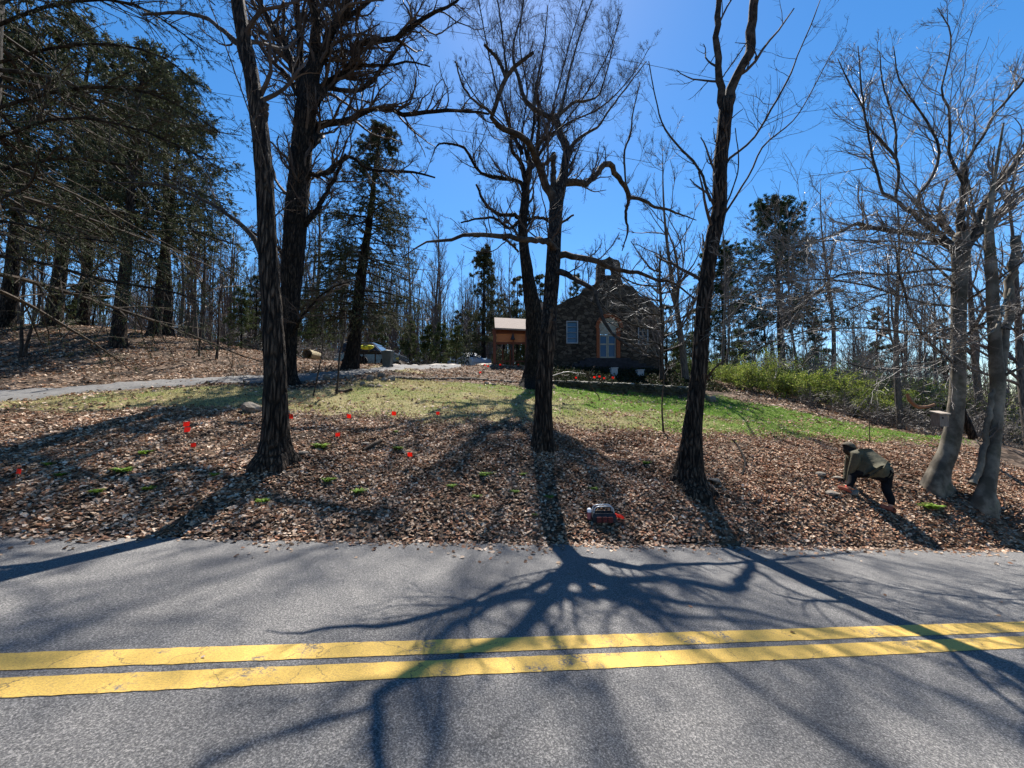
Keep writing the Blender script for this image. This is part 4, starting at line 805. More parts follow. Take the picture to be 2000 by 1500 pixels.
m_slate = noisy("dark_slate", (0.018, 0.018, 0.022), (0.04, 0.04, 0.048), 4, 0.8)
for k in range(6):
    yy = 700 + k * 5.2; hw = 44 + k * 13; Yk = HY - 0.35 - k * 0.42
    c = pt(1190 - 4 + k * 2, yy, Yk); ww_ = hw * Yk / F; box(g, (c[0], c[1] + 0.1, c[2] - 0.45), (ww_, 0.34, 0.45))
g.obj('steps', m_slate, house)
for x, y, lab in ((1199, 729, 'pale square planter at the foot of the house steps, left of the other'), (1250, 733, 'pale square planter at the foot of the house steps, right of the other')):
    c = pt(x, y, 21.5); t = empty('planter', (c[0], c[1], c[2] - 0.3), lab, 'planter', 'planters by the house steps'); g = G(); box(g, (c[0], c[1], c[2]), (0.17, 0.17, 0.26)); g.obj('pot', m_frame, t)
    g = G(); box(g, (c[0], c[1], c[2] + 0.285), (0.2, 0.2, 0.025)); g.obj('rim', m_frame, t)

# ---------------------------------------------------------------- timber pavilion
PY = 24.5; fp = fr_at(PY); b = pt(1000, 714, PY); pav = empty('pavilion', (b[0], b[1], b[2]), 'open timber pavilion with a light shingle roof and orange boarded panel', 'pavilion')
for xa, xb, d in ((963, 968.5, 0), (1001, 1004, 0.02), (1026, 1031, 0), (1058, 1063, 0)):
    g = G(); prism(g, rects(xa, 642, xb, 717), d, d + 0.2, fp); g.obj('post', m_wood, pav)
for xa, xb in ((978, 981), (995, 997.5), (1040, 1043)):
    g = G(); prism(g, rects(xa, 668, xb, 717), 3.2, 3.38, fp); g.obj('post', m_wood, pav)
g = G(); prism(g, rects(961, 641, 1068, 650), 0.22, 0.4, fp); prism(g, rects(968.6, 667, 1068, 670.5), 0.22, 0.4, fp); prism(g, rects(966, 703.5, 1066, 706), 0.22, 0.34, fp); g.obj('beam', m_wood, pav)
g = G(); prism(g, rects(969, 650.3, 1066, 666.7), 0.26, 0.34, fp); g.obj('boarded_panel', m_panel, pav)
g = G(); e0 = pt(967, 641.5, PY); e1 = pt(1064, 646, PY); r0_ = pt(965.5, 620, PY + 1.9); r1_ = pt(1062, 625, PY + 1.9)
off = np.array([0, -0.25, 0]); t_ = np.array([0, 0, 0.1]); e0 = e0 + off; e1 = e1 + off
b0 = e0 + [0, 4.4, 0]; b1 = e1 + [0, 4.4, 0]
for A in ([e0, e1, r1_, r0_], [r0_, r1_, b1, b0]):
    g.add(list(A) + [q - t_ for q in A], [[0, 1, 2, 3], [7, 6, 5, 4], [0, 4, 5, 1], [1, 5, 6, 2], [2, 6, 7, 3], [3, 7, 4, 0]])
g.obj('roof', m_shing, pav)
g = G(); c = pt(1001.5, 656, PY); L = np.array([[c[0], c[1] - 0.12, c[2] + .12], [c[0], c[1] - 0.12, c[2] + .02], [c[0], c[1] - 0.12, c[2] - .1], [c[0], c[1] - .12, c[2] - .26]]); tubes(g, L[None], np.array([[.03, .05, .10, .17]]), 10); g.obj('lamp_shade', mat("lamp_black", (0.03, 0.03, 0.03), 0.5), pav)

# ---------------------------------------------------------------- stone retaining wall
m_rw = noisy("mossy_rubble", (0.02, 0.02, 0.014), (0.07, 0.065, 0.045), 3, 0.95, bs=.8, bd=.05)
g = G(); S = 70; X = np.linspace(WALLX[0], WALLX[-1], S); Yw = np.interp(X, WALLX, WALLY); Yw = np.convolve(np.pad(Yw, 4, 'edge'), np.ones(9) / 9, 'valid')
zt_ = wallz(X) - 0.02; zb_ = zt(X, Yw - 0.15) - 0.25
V = []
for i in range(S): V += [[X[i], Yw[i] - 0.04, zb_[i]], [X[i], Yw[i], zt_[i]], [X[i], Yw[i] + 0.34, zt_[i]], [X[i], Yw[i] + 0.34, zb_[i]]]
fcs = []
for i in range(S - 1):
    for k in range(3): fcs.append([4 * i + k, 4 * i + 4 + k, 4 * i + 5 + k, 4 * i + 1 + k])
fcs += [[0, 1, 2, 3], [4 * S - 1, 4 * S - 2, 4 * S - 3, 4 * S - 4]]
g.add(V, fcs); rw = empty('retaining_wall', (4.5, 17.9, zt1(4.5, 17.6)), 'low curved dark rubble stone retaining wall above the green lawn', 'wall'); g.obj('stonework', m_rw, rw)
def stone(g, c, r, seed=0, sub=2, flat=0.6, rz=None, jit=0.22):
    bm = bmesh.new(); bmesh.ops.create_icosphere(bm, subdivisions=sub, radius=1)
    V = np.array([v.co[:] for v in bm.verts]); F_ = np.array([[v.index for v in f.verts] for f in bm.faces]); bm.free()
    k = rng.normal(size=(5, 3)); k /= np.linalg.norm(k, axis=1, keepdims=True)
    for q in k: V = V - np.maximum(V @ q - rng.uniform(0.45, 0.75), 0)[:, None] * q * 0.9
    V *= 1 + rng.normal(scale=jit * 0.15, size=(len(V), 1)); r = np.array(r if hasattr(r, '__len__') else [r, r * .9, r * flat]); V = V * r
    a = rng.uniform(0, 6.28) if rz is None else rz; ca, sa = math.cos(a), math.sin(a); V = V @ np.array([[ca, sa, 0], [-sa, ca, 0], [0, 0, 1]]) + np.array(c); g.add(V, F_)
g = G()
for i in range(60):
    x = rng.uniform(WALLX[0], WALLX[-1]); y = float(np.interp(x, X, Yw)); zz = float(wallz(x)) + 0.0
    stone(g, (x, y + rng.uniform(0.02, .3), zz), (rng.uniform(.14, .26), .15, .045), sub=1, rz=0)
g.obj('capstones', noisy('lit_capstone', (.17, .155, .125), (.30, .275, .225), 6), rw)  # lighter than the wall below, the lit top edge is put into the colour
g = G()
for i in range(230):
    x = rng.uniform(WALLX[0], WALLX[-1]); y = float(np.interp(x, X, Yw)); z0_ = zt1(x, y - .15); z1_ = float(wallz(x)); stone(g, (x, y - 0.03, rng.uniform(z0_, z1_ - .06)), (rng.uniform(.08, .17), .06, rng.uniform(.05, .09)), sub=1, rz=0)
g.obj('face_stones', m_rw, rw)

# ---------------------------------------------------------------- rocks
m_rock = noisy("field_stone", (0.10, 0.085, 0.068), (0.24, 0.205, 0.165), 7, 0.9, bs=0.6, bd=0.04)
RK = [(492, 794, 11, 22, 12, 'pale rock on the grass just left of the straight dark tree'),
      (590, 882, 7, 12, 3, 'flat slate piece lying at the right foot of the straight dark tree'), (608, 888, 6.8, 6, 3, 'small pale stone beside the slate at the straight dark tree'),
      (638, 735, 15, 9, 6, 'pointed grey rock at the left end of the rock row'), (661, 737, 15, 9, 5, 'flat pale rock second from the left in the rock row'),
      (681, 737, 15, 7, 7, 'tall pointed rock third in the row along the driveway'), (692, 742, 14, 6, 5, 'small dark rock right of the tall pointed one'),
      (724, 738, 14.5, 9, 7, 'dark broad rock in the middle of the rock row'), (745, 732, 15.5, 8, 6, 'pale topped rock behind the two dark blocks in the row'),
      (750, 740, 14.2, 7, 6, 'brown block rock near the right end of the row'), (765, 737, 14.6, 9, 6, 'dark square block rock ending the row on the right'),
      (725, 753, 13.2, 9, 3, 'flat slab before the rock row, left of the dark slab'), (740, 754, 13.2, 8, 3, 'dark flat slab before the rock row'),
      (708, 748, 13.6, 6, 4, 'small low stone between slab and rock row'), (650, 745, 13.9, 7, 3, 'flat stone before the pale flat rock'),
      (1062, 758, 13.7, 8, 8, 'round dark boulder beside the thick old tree at the wall end'), (950, 747, 14.4, 6, 3, 'dark stone in leaves left of the thick old tree'), (964, 750, 14.3, 6, 3, 'flat dark stone nearest the thick old tree, left'), (937, 756, 13.8, 5, 2, 'small dark block stone at the grass edge left of the old tree'),
      (1388, 778, 15.2, 12, 9, 'dark boulder at the right end of the retaining wall behind the high Y tree'),
      (1668, 961, 7.7, 12, 6, 'grey rock under the bent over person'), (1625, 960, 7.7, 14, 5, 'dark low rock left of the red gloves on the bank'), (1600, 925, 8.3, 12, 4, 'dark stone in leaves up left of the person'), (1635, 930, 8.2, 12, 3, 'dark flat stone nearest the person, upper left'),
      (870, 715, 22, 6, 3, 'small dark stone at the driveway edge before the pale car'), (1398, 938, 7.2, 14, 5, 'dark stone against the right foot of the high Y tree'),
      (715, 866, 7.6, 10, 3, 'flat grey stone in the leaves among the small green plants')]
for x, y, Y, hw, hh, lab in RK:
    c = on_ground(x, y + hh * .7, Y); z = c[2]; s_ = c[1] / F; g = G(); stone(g, (c[0], c[1], z + hh * s_ * 0.4), (hw * s_, hw * s_ * 0.8, hh * s_ * 1.3), sub=3, rz=rng.uniform(-.3, .3)); o = g.obj('rock', m_rock); tag(o, lab, 'rock')
g = G()
for i in range(46):     # dry-laid edging stones
    t = i / 45; x = 772 + t * 260; y = 736 + 4 * math.sin(t * 9) * 0.3 + t * 8; c = on_ground(x, y + 2, 17.3 + .8 * t); z = c[2]; stone(g, (c[0], c[1], z + 0.04), (rng.uniform(.07, .16), .11, rng.uniform(.05, .10)), sub=1)
o = g.obj('stone_edging', m_rock); tag(o, 'low line of small dry laid stones edging the raised leafy bed', 'edging')

# ---------------------------------------------------------------- vehicles
def paint(name, c, r=0.3): m = mat(name, c, r, 0.2, 0.6); m.node_tree.nodes['Principled BSDF'].inputs['Coat Weight'].default_value = 0.7; return m
m_tyre = mat("tyre", (0.02, 0.02, 0.02), 0.9); m_rim = mat("rim", (0.5, 0.5, 0.52), 0.3, 0.8)
def car(label, group, loc, rz, prof, belt, glass, L, Wd, H, mp):
    """side profile lofted across the width, sides tucked in above the belt"""
    t = empty('parked_car', loc, label, 'car', group, rz)
    org = np.array(loc); ca, sa = math.cos(rz), math.sin(rz)
    def put(g, name, m, parent=t, sm=True):
        me = g.mesh(name, m, (0, 0, 0), sm); o = bpy.data.objects.new(name, me); COL.objects.link(o); o.parent = parent; return o
    n_ = len(prof); g = G(); secs = [-1, -0.93, -0.6, 0, 0.6, 0.93, 1]; V = []
    for s in secs:
        for (x, z) in prof:
            tuck = 0.16 * max(0, (z - belt)) / (H - belt); w = s * Wd / 2 * (1 - tuck); zz = z - (0.05 if abs(s) == 1 else 0) * (z > 0.5); xx = x * (1 - (0.012 if abs(s) == 1 else 0)); V.append([xx, w, zz])
    fcs = [[i * n_ + k, i * n_ + (k + 1) % n_, (i + 1) * n_ + (k + 1) % n_, (i + 1) * n_ + k] for i in range(len(secs) - 1) for k in range(n_)]
    g.add(V, fcs); base = g.n - len(V)
    import mathutils
    tr = mathutils.geometry.tessellate_polygon([[Vector((a, c, 0)) for a, c in prof]])
    g.f.append(np.array([[q[2], q[1], q[0]] for q in tr]) + base); g.f.append(np.array([list(q) for q in tr]) + base + n_ * (len(secs) - 1)); put(g, 'body', mp, sm=False)
    for side in (-1, 1):
        g = G()
        for poly in glass:
            def frs(a, c, d, side=side): return np.array([a, side * (Wd / 2 * (1 - 0.16 * max(0, c - belt) / (H - belt)) + 0.006 - d), c])
            prism(g, poly, 0, 0.03, frs)
        put(g, 'side_window', m_darkg, sm=False)
    for (xa, za), (xb, zb2), nm in ((prof_ws(prof, belt, H, 1) + ('windscreen',)), (prof_ws(prof, belt, H, -1) + ('rear_window',))):
        w0 = Wd / 2 * 0.86; w1 = Wd / 2 * 0.74; dx = 0.012 * (1 if nm == 'windscreen' else -1); g = G()
        a = np.array([[xa + dx, -w0, za + .012], [xa + dx, w0, za + .012], [xb + dx, w1, zb2 + .012], [xb + dx, -w1, zb2 + .012]]); g.add(np.vstack([a, a - [dx * 2, 0, 0.02]]), [[0, 1, 2, 3], [7, 6, 5, 4], [0, 4, 5, 1], [2, 6, 7, 3], [1, 5, 6, 2], [0, 3, 7, 4]]); put(g, nm, m_glass, sm=False)
    for x in (-L * 0.31, L * 0.31):
        for s in (-1, 1):
            g = G(); yy = s * (Wd / 2 - 0.10); P = np.array([[[x, yy - .11, .33], [x, yy - .1, .33], [x, yy + .1, .33], [x, yy + .11, .33]]]); tubes(g, P, np.array([[.26, .33, .33, .26]]), 20); w = put(g, 'wheel', m_tyre)
            g = G(); P = np.array([[[x, yy + s * .09, .33], [x, yy + s * .12, .33]]]); tubes(g, P, np.array([[.2, .17]]), 12); put(g, 'rim', m_rim, w)
    for s in (-1, 1):
        g = G(); box(g, (L / 2 - 0.12, s * Wd * 0.37, 0.72), (0.1, 0.16, 0.08)); put(g, 'headlight', m_frame, sm=False)
        g = G(); box(g, (L * 0.17, s * (Wd / 2 + 0.06), 0.98), (0.06, 0.08, 0.06)); put(g, 'mirror', mp, sm=False)
    return t
def prof_ws(prof, belt, H, sgn):
    c = [p for p in prof if abs(p[1] - belt) < 0.06 and p[0] * sgn > 0]; d = [p for p in prof if p[1] > H - 0.08 and p[0] * sgn > -9]
    a = max(c, key=lambda p: -abs(p[0])) ; b = max(d, key=lambda p: p[0] * sgn); return a, b
sedan = [(-2.2, .3), (-2.25, .62), (-2.15, .92), (-1.65, .98), (-0.95, 1.40), (-0.3, 1.46), (0.25, 1.43), (1.0, .98), (1.9, .84), (2.2, .68), (2.25, .45), (2.2, .28), (1.8, .25), (1.73, .5), (1.55, .66), (1.25, .66), (1.06, .5), (1.0, .22), (-1.0, .22), (-1.06, .5), (-1.25, .66), (-1.55, .66), (-1.73, .5), (-1.8, .25)]
sg = [[(-1.35, 1.0), (-0.9, 1.34), (-0.35, 1.39), (-0.35, 1.0)], [(-0.27, 1.0), (-0.27, 1.39), (0.2, 1.36), (0.8, 1.0)]]
suv = [(-2.3, .4), (-2.35, .8), (-2.3, 1.05), (-2.15, 1.1), (-1.9, 1.72), (-1.2, 1.8), (0.3, 1.78), (1.05, 1.1), (2.0, 1.02), (2.3, .85), (2.35, .5), (2.3, .35), (1.85, .33), (1.78, .62), (1.55, .78), (1.25, .78), (1.05, .62), (1.0, .32), (-1.0, .32), (-1.05, .62), (-1.25, .78), (-1.55, .78), (-1.78, .62), (-1.85, .33)]
sg2 = [[(-1.95, 1.15), (-1.75, 1.66), (-1.0, 1.72), (-1.0, 1.15)], [(-0.92, 1.15), (-0.92, 1.72), (0.22, 1.70), (0.8, 1.15)]]
P_blue = paint("car_pale_blue", (0.42, 0.52, 0.62), 0.15); P_dark = paint("car_charcoal", (0.02, 0.022, 0.026), 0.25)
def gz(x, Y, dz=0): q = pt(x, 700, Y); return (q[0], q[1], zt1(q[0], q[1]) + dz)
car('pale blue car glinting in the sun left of the timber pavilion', None, gz(915, 32, 0.75), -0.95, sedan, 0.98, sg, 4.4, 1.78, 1.46, P_blue)
car('pale car mostly hidden behind the massive tree, left', None, gz(553, 34, -.35), 0.0, sedan, 0.98, sg, 4.4, 1.78, 1.46, P_blue)
car('dark sport utility vehicle parked behind the wheelie bin, right of the thin spruce', None, gz(728, 27, -.1), -0.1, suv, 1.08, sg2, 4.6, 1.9, 1.8, P_dark)
m_yel = noisy("yellow_plastic", (0.75, 0.72, 0.03), (0.85, 0.8, 0.06), 4, 0.35)
t_ = gz(713, 23.4); q = pt(716, 678, 23.2); ky = empty('yellow_kayak', (q[0], q[1], q[2] - .1), 'bright yellow kayak on the dark trailer frame right of the thin spruce', 'kayak')
g = G(); xk = np.linspace(-0.44, 0.44, 14); P = np.stack([q[0] + xk, np.full(14, q[1]), q[2] + 0.06 * (xk / .44) ** 2 - 0.02], 1); R = 0.15 * np.sqrt(np.clip(1 - (xk / .46) ** 2, 0.02, 1)); tubes(g, P[None], R[None], 12); g.obj('hull', m_yel, ky, True)
g = G(); tubes(g, (P[4:9] + [0, -.05, .11])[None], np.full((1, 5), .05), 8); g.obj('cockpit', m_tyre, ky, True)
tr = empty('trailer', t_, 'low dark trailer carrying the yellow kayak', 'trailer'); g = G(); x_, y_, z_ = t_
for s in (-.35, .35): box(g, (x_, 23.2 + s, q[2] - 0.33), (1.1, .04, .05))
for s in (-.7, 0, .7): box(g, (x_ + s, 23.2, q[2] - 0.25), (.04, .45, .03)); box(g, (x_ + s, 23.2, (z_ + q[2] - .25) / 2), (.035, .035, max(.05, (q[2] - .25 - z_) / 2)))
g.obj('frame', m_tyre, tr)
for s in (-.45, .45):
    g = G(); P = np.array([[[x_ - .2, 23.2 + s - .07, z_ + .26], [x_ - .2, 23.2 + s + .07, z_ + .26]]]); tubes(g, P, np.array([[.26, .26]]), 16); g.obj('wheel', m_tyre, tr)
m_bin = noisy("green_grey_plastic", (0.07, 0.085, 0.08), (0.10, 0.115, 0.11), 3, 0.5)
q = gz(757, 21.5); bn = empty('wheelie_bin', q, 'grey green wheelie bin standing before the dark vehicle', 'bin'); g = G(); hb = 0.9
g.add([[q[0] + a * w, q[1] + c * w, q[2] + z] for z, w in ((0.02, .2), (hb, .28)) for a, c in ((-1, -1), (1, -1), (1, 1), (-1, 1))], [[3, 2, 1, 0], [4, 5, 6, 7], [0, 1, 5, 4], [1, 2, 6, 5], [2, 3, 7, 6], [3, 0, 4, 7]]); g.obj('tub', m_bin, bn)
g = G(); P = np.array([[[q[0] - .3, q[1], q[2] + hb + .01], [q[0] + .3, q[1], q[2] + hb + .01]]]); tubes(g, np.array([[[q[0], q[1], q[2] + hb + .005], [q[0], q[1], q[2] + hb + .05], [q[0], q[1], q[2] + hb + .09]]]), np.array([[.37, .37, .2]]), 4); g.obj('lid', noisy("pale_lid", (.3, .32, .3), (.38, .4, .38), 3, .5), bn)
for s in (-.22, .22):
    g = G(); tubes(g, np.array([[[q[0] + s - .03, q[1] + .22, q[2] + .09], [q[0] + s + .03, q[1] + .22, q[2] + .09]]]), np.array([[.1, .1]]), 12); g.obj('wheel', m_tyre, bn)
q = pt(605, 688, 23); z = zt1(q[0], q[1]); lg = G(); tubes(lg, np.array([[[q[0], q[1] - .3, z + .3], [q[0], q[1] + .9, z + .3]]]), np.array([[.3, .3]]), 16, jit=.04); o = lg.obj('sawn_log', noisy("cut_wood", (.35, .28, .16), (.48, .40, .25), 6)); tag(o, 'sawn log end seen behind the base of the massive tree', 'log')

# ---------------------------------------------------------------- nest box, broken branches, wires
m_box = noisy("weathered_board", (0.16, 0.12, 0.095), (0.24, 0.19, 0.15), 5, 0.85, (8, 8, 1.5))
q = pt(1835, 820, 7.75); nb_ = empty('nest_box', tuple(q), 'small wooden nest box with sloping lid fixed to the grey beech trunk', 'nest box')
g = G(); box(g, tuple(q), (0.085, 0.08, 0.13)); g.obj('box', m_box, nb_)
g = G(); box(g, (q[0], q[1] - .01, q[2] + .145), (0.105, 0.11, 0.011), tilt=[[1, 0, 0], [0, .97, -.24], [0, .24, .97]]); g.obj('lid', noisy("lid_board", (.3, .25, .2), (.4, .34, .28), 5), nb_)
g = G(); tubes(g, np.array([[[q[0] - .02, q[1] - .079, q[2] + .04], [q[0] - .02, q[1] - .084, q[2] + .04]]]), np.array([[.02, .02]]), 12); g.obj('entrance_hole', mat("hole", (.01, .01, .01)), nb_)
def branch(name, L, Y0, lab, m_=None, tw=0):
    A = smooth_line([px3(p, Y0) for p in L], 16); g = G(); tubes(g, A[None, :, :3], A[None, :, 3], 8, jit=.12)
    if tw:
        Q, S_ = grow(A[None, :, :3], A[None, :, 3], tw, 6, .35, (30, 60), .3, .2, .1, .5, .003); tubes(g, Q, S_, 3, cap=False)
    o = g.obj(name, m_ or M_limb, None, True); tag(o, lab, 'branch'); return o
branch('broken_branch', [(1772, 769, 7), (1778, 783, 9), (1792, 794, 9), (1808, 795, 8), (1825, 790, 7)], 9.5, 'curved reddish broken branch stub left of the nest box', noisy("torn_wood", (.16, .08, .045), (.26, .14, .08), 5))
branch('fallen_branch', [(1430, 858, 3, 9.2), (1442, 872, 4, 9), (1455, 900, 5, 8.4), (1450, 925, 6, 7.9), (1428, 943, 7, 7.5), (1400, 948, 7, 7.3)], 8, 'dark curved arc reaching over the leaves right of the high Y tree foot', M_barkd)  # curved dark line across the leaf bank, shaped as a solid tube
branch('leaning_log', [(1868, 775, 18), (1885, 820, 20), (1902, 856, 22)], 10.2, 'dark leaning log between the two grey beech trunks', M_barkd)
branch('fallen_branch', [(1080, 735, 4, 17.8), (1092, 731, 4), (1108, 727, 3), (1130, 729, 2), (1145, 731, 2)], 17.8, 'pale forked dead branch lying by the retaining wall, right of the centre tree', M_twigl, 6)
branch('fallen_branch', [(655, 762, 5, 12.4), (672, 765, 7), (688, 760, 6)], 12.4, 'short fallen limb at the foot of the reddish sapling', M_limb, 0)
branch('fallen_branch', [(710, 880, 8, 7.2), (728, 868, 8, 7.4), (745, 860, 6, 7.6)], 7.3, 'short grey stick among the small green plants on the bank', M_limb, 0)
def wire(a, b_, c_, lab):
    A = np.array([pt(*a), pt(*b_), pt(*c_)]); t = np.linspace(-1.2, 2.2, 60)[:, None]; p0, p1, p2 = A
    Pq = p0 * (t - 1) * (t - 2) / 2 - p1 * t * (t - 2) + p2 * t * (t - 1) / 2; g = G(); tubes(g, Pq[None], np.full((1, 60), .009), 5); o = g.obj('overhead_wire', mat("wire", (.02, .02, .02), .6)); tag(o, lab, 'wire')
wire((600, 22, 17), (1050, 88, 17), (1393, 153, 17), 'thin overhead wire crossing the sky high, through the high Y fork')
wire((409, 180, 17), (940, 262, 17), (1240, 312, 17), 'thin overhead wire crossing the sky lower, behind the centre tree crown')
# ---------------------------------------------------------------- marker flags
m_flag = mat("marker_orange", (0.85, 0.06, 0.02), 0.45, 0, 0.4); n, l, b_ = nodes(m_flag); tr_ = n.new('ShaderNodeBsdfTranslucent'); tr_.inputs[0].default_value = (0.95, 0.08, 0.03, 1); mx = n.new('ShaderNodeMixShader'); mx.inputs[0].default_value = .55
l.new(b_.outputs[0], mx.inputs[1]); l.new(tr_.outputs[0], mx.inputs[2]); l.new(mx.outputs[0], n['Material Output'].inputs[0])
m_wire = mat("flag_wire", (.25, .25, .25), .4, .6)
FL = [(35, 925, 5.9, 5, 'orange marker flag at the far left of the leaf bank'), (363, 832, 8.0, 5, 'upper of two orange marker flags close together left of the straight tree'), (365, 842, 7.9, 5, 'lower of two orange marker flags close together left of the straight tree'),
      (376, 874, 7.2, 4, 'single orange marker flag just below the close pair of flags'), (567, 814, 8.8, 5, 'orange marker flag peeking out right of the straight dark trunk'), (681, 813, 8.9, 4.5, 'orange marker flag on the grass edge, second right of the straight trunk'),
      (659, 852, 8, 4, 'small orange marker flag in leaves below the grass edge flag'), (769, 808, 9, 4.5, 'orange marker flag midway on the grass edge'), (855, 807, 9.2, 3.5, 'dim red marker flag on the grass edge nearest the centre tree'), (800, 888, 6.9, 5, 'orange marker flag on a tall wire in the leaves, left of the centre tree'),
      (947, 711, 19, 2.2, 'red marker flag at the left post of the pavilion, upper'), (953, 714, 18.8, 2.2, 'red marker flag at the left post of the pavilion, lower right'), (977, 711, 20, 2, 'red marker flag under the pavilion, left'), (1012, 711, 20, 2, 'red marker flag under the pavilion, right'), (938, 726, 17, 2.4, 'orange marker flag low in the raised leafy bed'),
      (1125, 738, 19.1, 2, 'red marker flag behind the retaining wall, farthest left'), (1161, 737, 19.1, 2.2, 'red marker flag on the wall, second from left'), (1171, 736, 19.4, 2.2, 'red marker flag on the wall, middle one'), (1180, 739, 18.9, 2, 'red marker flag on the wall, fourth from left'), (1197, 738, 19.0, 2.4, 'red marker flag on the wall in front of the pale planter')]
for x, y, Y, hs_, lab in FL:
    gh = 0.2 if Y < 12 else .25; c = on_ground(x, y + gh * F / Y, Y) if x < 1100 else pt(x, y + gh * F / Y, Y - .35); z = c[2]; c = c + [0, 0, gh]; t = empty('marker_flag', (c[0], c[1], z), lab, 'flag', 'orange marker flags'); s_ = hs_ * Y / F * 0.95
    g = G(); tubes(g, np.array([[[c[0] - s_, c[1], z - .03], [c[0] - s_ + .005, c[1], (z + c[2]) / 2], [c[0] - s_, c[1], c[2] + s_]]]), np.full((1, 3), .0025), 5); g.obj('wire', m_wire, t)
    g = G(); nx_, nz_ = 5, 4; ph = rng.uniform(0, 6); V = [[c[0] - s_ + 2 * s_ * i / (nx_ - 1), c[1] + .25 * s_ * math.sin(2.4 * i + ph) + .1 * s_ * j * math.cos(ph), c[2] + s_ - 1.7 * s_ * j / (nz_ - 1) - .25 * s_ * i / 4 * math.sin(ph)] for j in range(nz_) for i in range(nx_)]
    g.add(V, [[j * nx_ + i, j * nx_ + i + 1, (j + 1) * nx_ + i + 1, (j + 1) * nx_ + i] for j in range(nz_ - 1) for i in range(nx_ - 1)]); o = g.obj('cloth', m_flag, t); sm = o.modifiers.new('t', 'SOLIDIFY'); sm.thickness = .001
# ---------------------------------------------------------------- small green plants
m_pl = M_green
PLN = [(238, 914, 6.3, 12, 'green tuft in leaves at left, second from the left'), (283, 881, 6.9, 10, 'low green tuft left of the single flag'), (514, 975, 5.4, 9, 'green tuft beside the long shadow near the road, left'), (640, 936, 6.2, 10, 'green tuft right of the straight trunk, lower of two'), (625, 868, 7.5, 12, 'bushy green tuft right of the slate piece'), (778, 873, 7.3, 8, 'green tuft just above the tall wired flag'),
       (700, 958, 5.8, 10, 'green tuft half in shade, middle of the bank'), (948, 925, 6.7, 9, 'upright yellow green tuft left of the centre trunk shadow'), (1020, 925, 6.9, 6, 'small tuft touching the centre trunk shadow, upper'), (882, 947, 6.1, 7, 'small yellow green tuft left of the upright one'), (930, 968, 5.9, 7, 'small dark green tuft below the upright one'), (1006, 960, 6.1, 6, 'small tuft left of the centre trunk shadow, lower'), (1073, 968, 6.2, 8, 'green tuft inside the centre trunk shadow'), (1160, 953, 6.6, 7, 'green tuft above the tool bag'), (1262, 902, 7.6, 7, 'faint green tuft left of the high Y tree'), (188, 956, 5.5, 9, 'dim green tuft near the road at left'), (95, 904, 6.2, 8, 'dim green tuft at the far left by the flag'), (422, 925, 6.2, 8, 'green tuft left of the straight trunk base'), (118, 925, 5.9, 8, 'dim green tuft right of the far left flag'), (290, 950, 5.7, 9, 'green tuft low on the bank above the long shadow'), (1045, 1003, 5.8, 5, 'tiny tuft at the shadow edge near the road'), (773, 842, 8.2, 5, 'tiny tuft high on the bank'), (1820, 985, 7.5, 14, 'yellow green ground plant between person and beech shadow')]
for x, y, Y, hw, lab in PLN:
    c = on_ground(x, y + hw * .5, Y); z = c[2] + .02; Y = c[1]; r0_ = hw * Y / F; t = empty('green_plant', (c[0], c[1], z), lab, 'plant', 'green tufts on the leaf bank')
    g = G(); nb2 = 46; az = rng.uniform(0, 6.28, nb2); Ln = r0_ * rng.uniform(.9, 1.8, nb2); S = 5; P = np.zeros((nb2, S, 3)); P[:, 0] = np.array([c[0], c[1], z - .01]) + np.concatenate([rng.normal(scale=r0_ * .35, size=(nb2, 2)), np.zeros((nb2, 1))], 1)
    d = np.stack([np.cos(az) * .5, np.sin(az) * .5, np.ones(nb2)], 1)
    for s in range(1, S): d[:, :2] *= 1.35; d[:, 2] -= .26; dd = d / np.linalg.norm(d, axis=1, keepdims=True); P[:, s] = P[:, s - 1] + dd * (Ln / (S - 1))[:, None]
    sd = np.stack([-np.sin(az), np.cos(az), 0 * az], 1)[:, None] * (r0_ * .16 * np.array([.7, 1, 1, .7, .1]))[None, :, None]
    V = np.stack([P - sd, P + sd], 2); idx = np.arange(nb2 * S * 2).reshape(nb2, S, 2); cc = np.array([.15, .24, .03]) * rng.uniform(.6, 1.5, (nb2, 1)); g.add(V.reshape(-1, 3), np.stack([idx[:, :-1, 0], idx[:, :-1, 1], idx[:, 1:, 1], idx[:, 1:, 0]], -1).reshape(-1, 4), np.repeat(cc, S * 2, 0)); g.obj('leaves', m_pl, t)

# ---------------------------------------------------------------- bending person
def skin_mesh(name, J, edges, m_, parent, sub=2, root=0, off=None):
    """J: list of (xyz, rx, ry); grown with a Skin modifier, then frozen to a mesh"""
    org = np.array(parent.location); me = bpy.data.meshes.new(name); me.from_pydata([tuple(np.array(j[0]) - org) for j in J], edges, []); o = bpy.data.objects.new(name, me); COL.objects.link(o)
    sk = o.modifiers.new('skin', 'SKIN'); sk.use_smooth_shade = True
    if not me.skin_vertices: bpy.context.view_layer.update()
    lay = me.skin_vertices[0] if me.skin_vertices else None
    if lay is None:
        bpy.context.view_layer.objects.active = o; bpy.ops.mesh.customdata_skin_add(); lay = me.skin_vertices[0]
    for i, j in enumerate(J): lay.data[i].radius = (j[1], j[2]); lay.data[i].use_root = (i == root)
    ss = o.modifiers.new('sub', 'SUBSURF'); ss.levels = sub; ss.render_levels = sub
    dg = bpy.context.evaluated_depsgraph_get(); me2 = bpy.data.meshes.new_from_object(o.evaluated_get(dg)); me2.name = name
    me2.materials.clear(); me2.materials.append(m_); bpy.data.objects.remove(o); o = bpy.data.objects.new(name, me2); COL.objects.link(o); o.parent = parent
    for p in me2.polygons: p.use_smooth = True
    return o
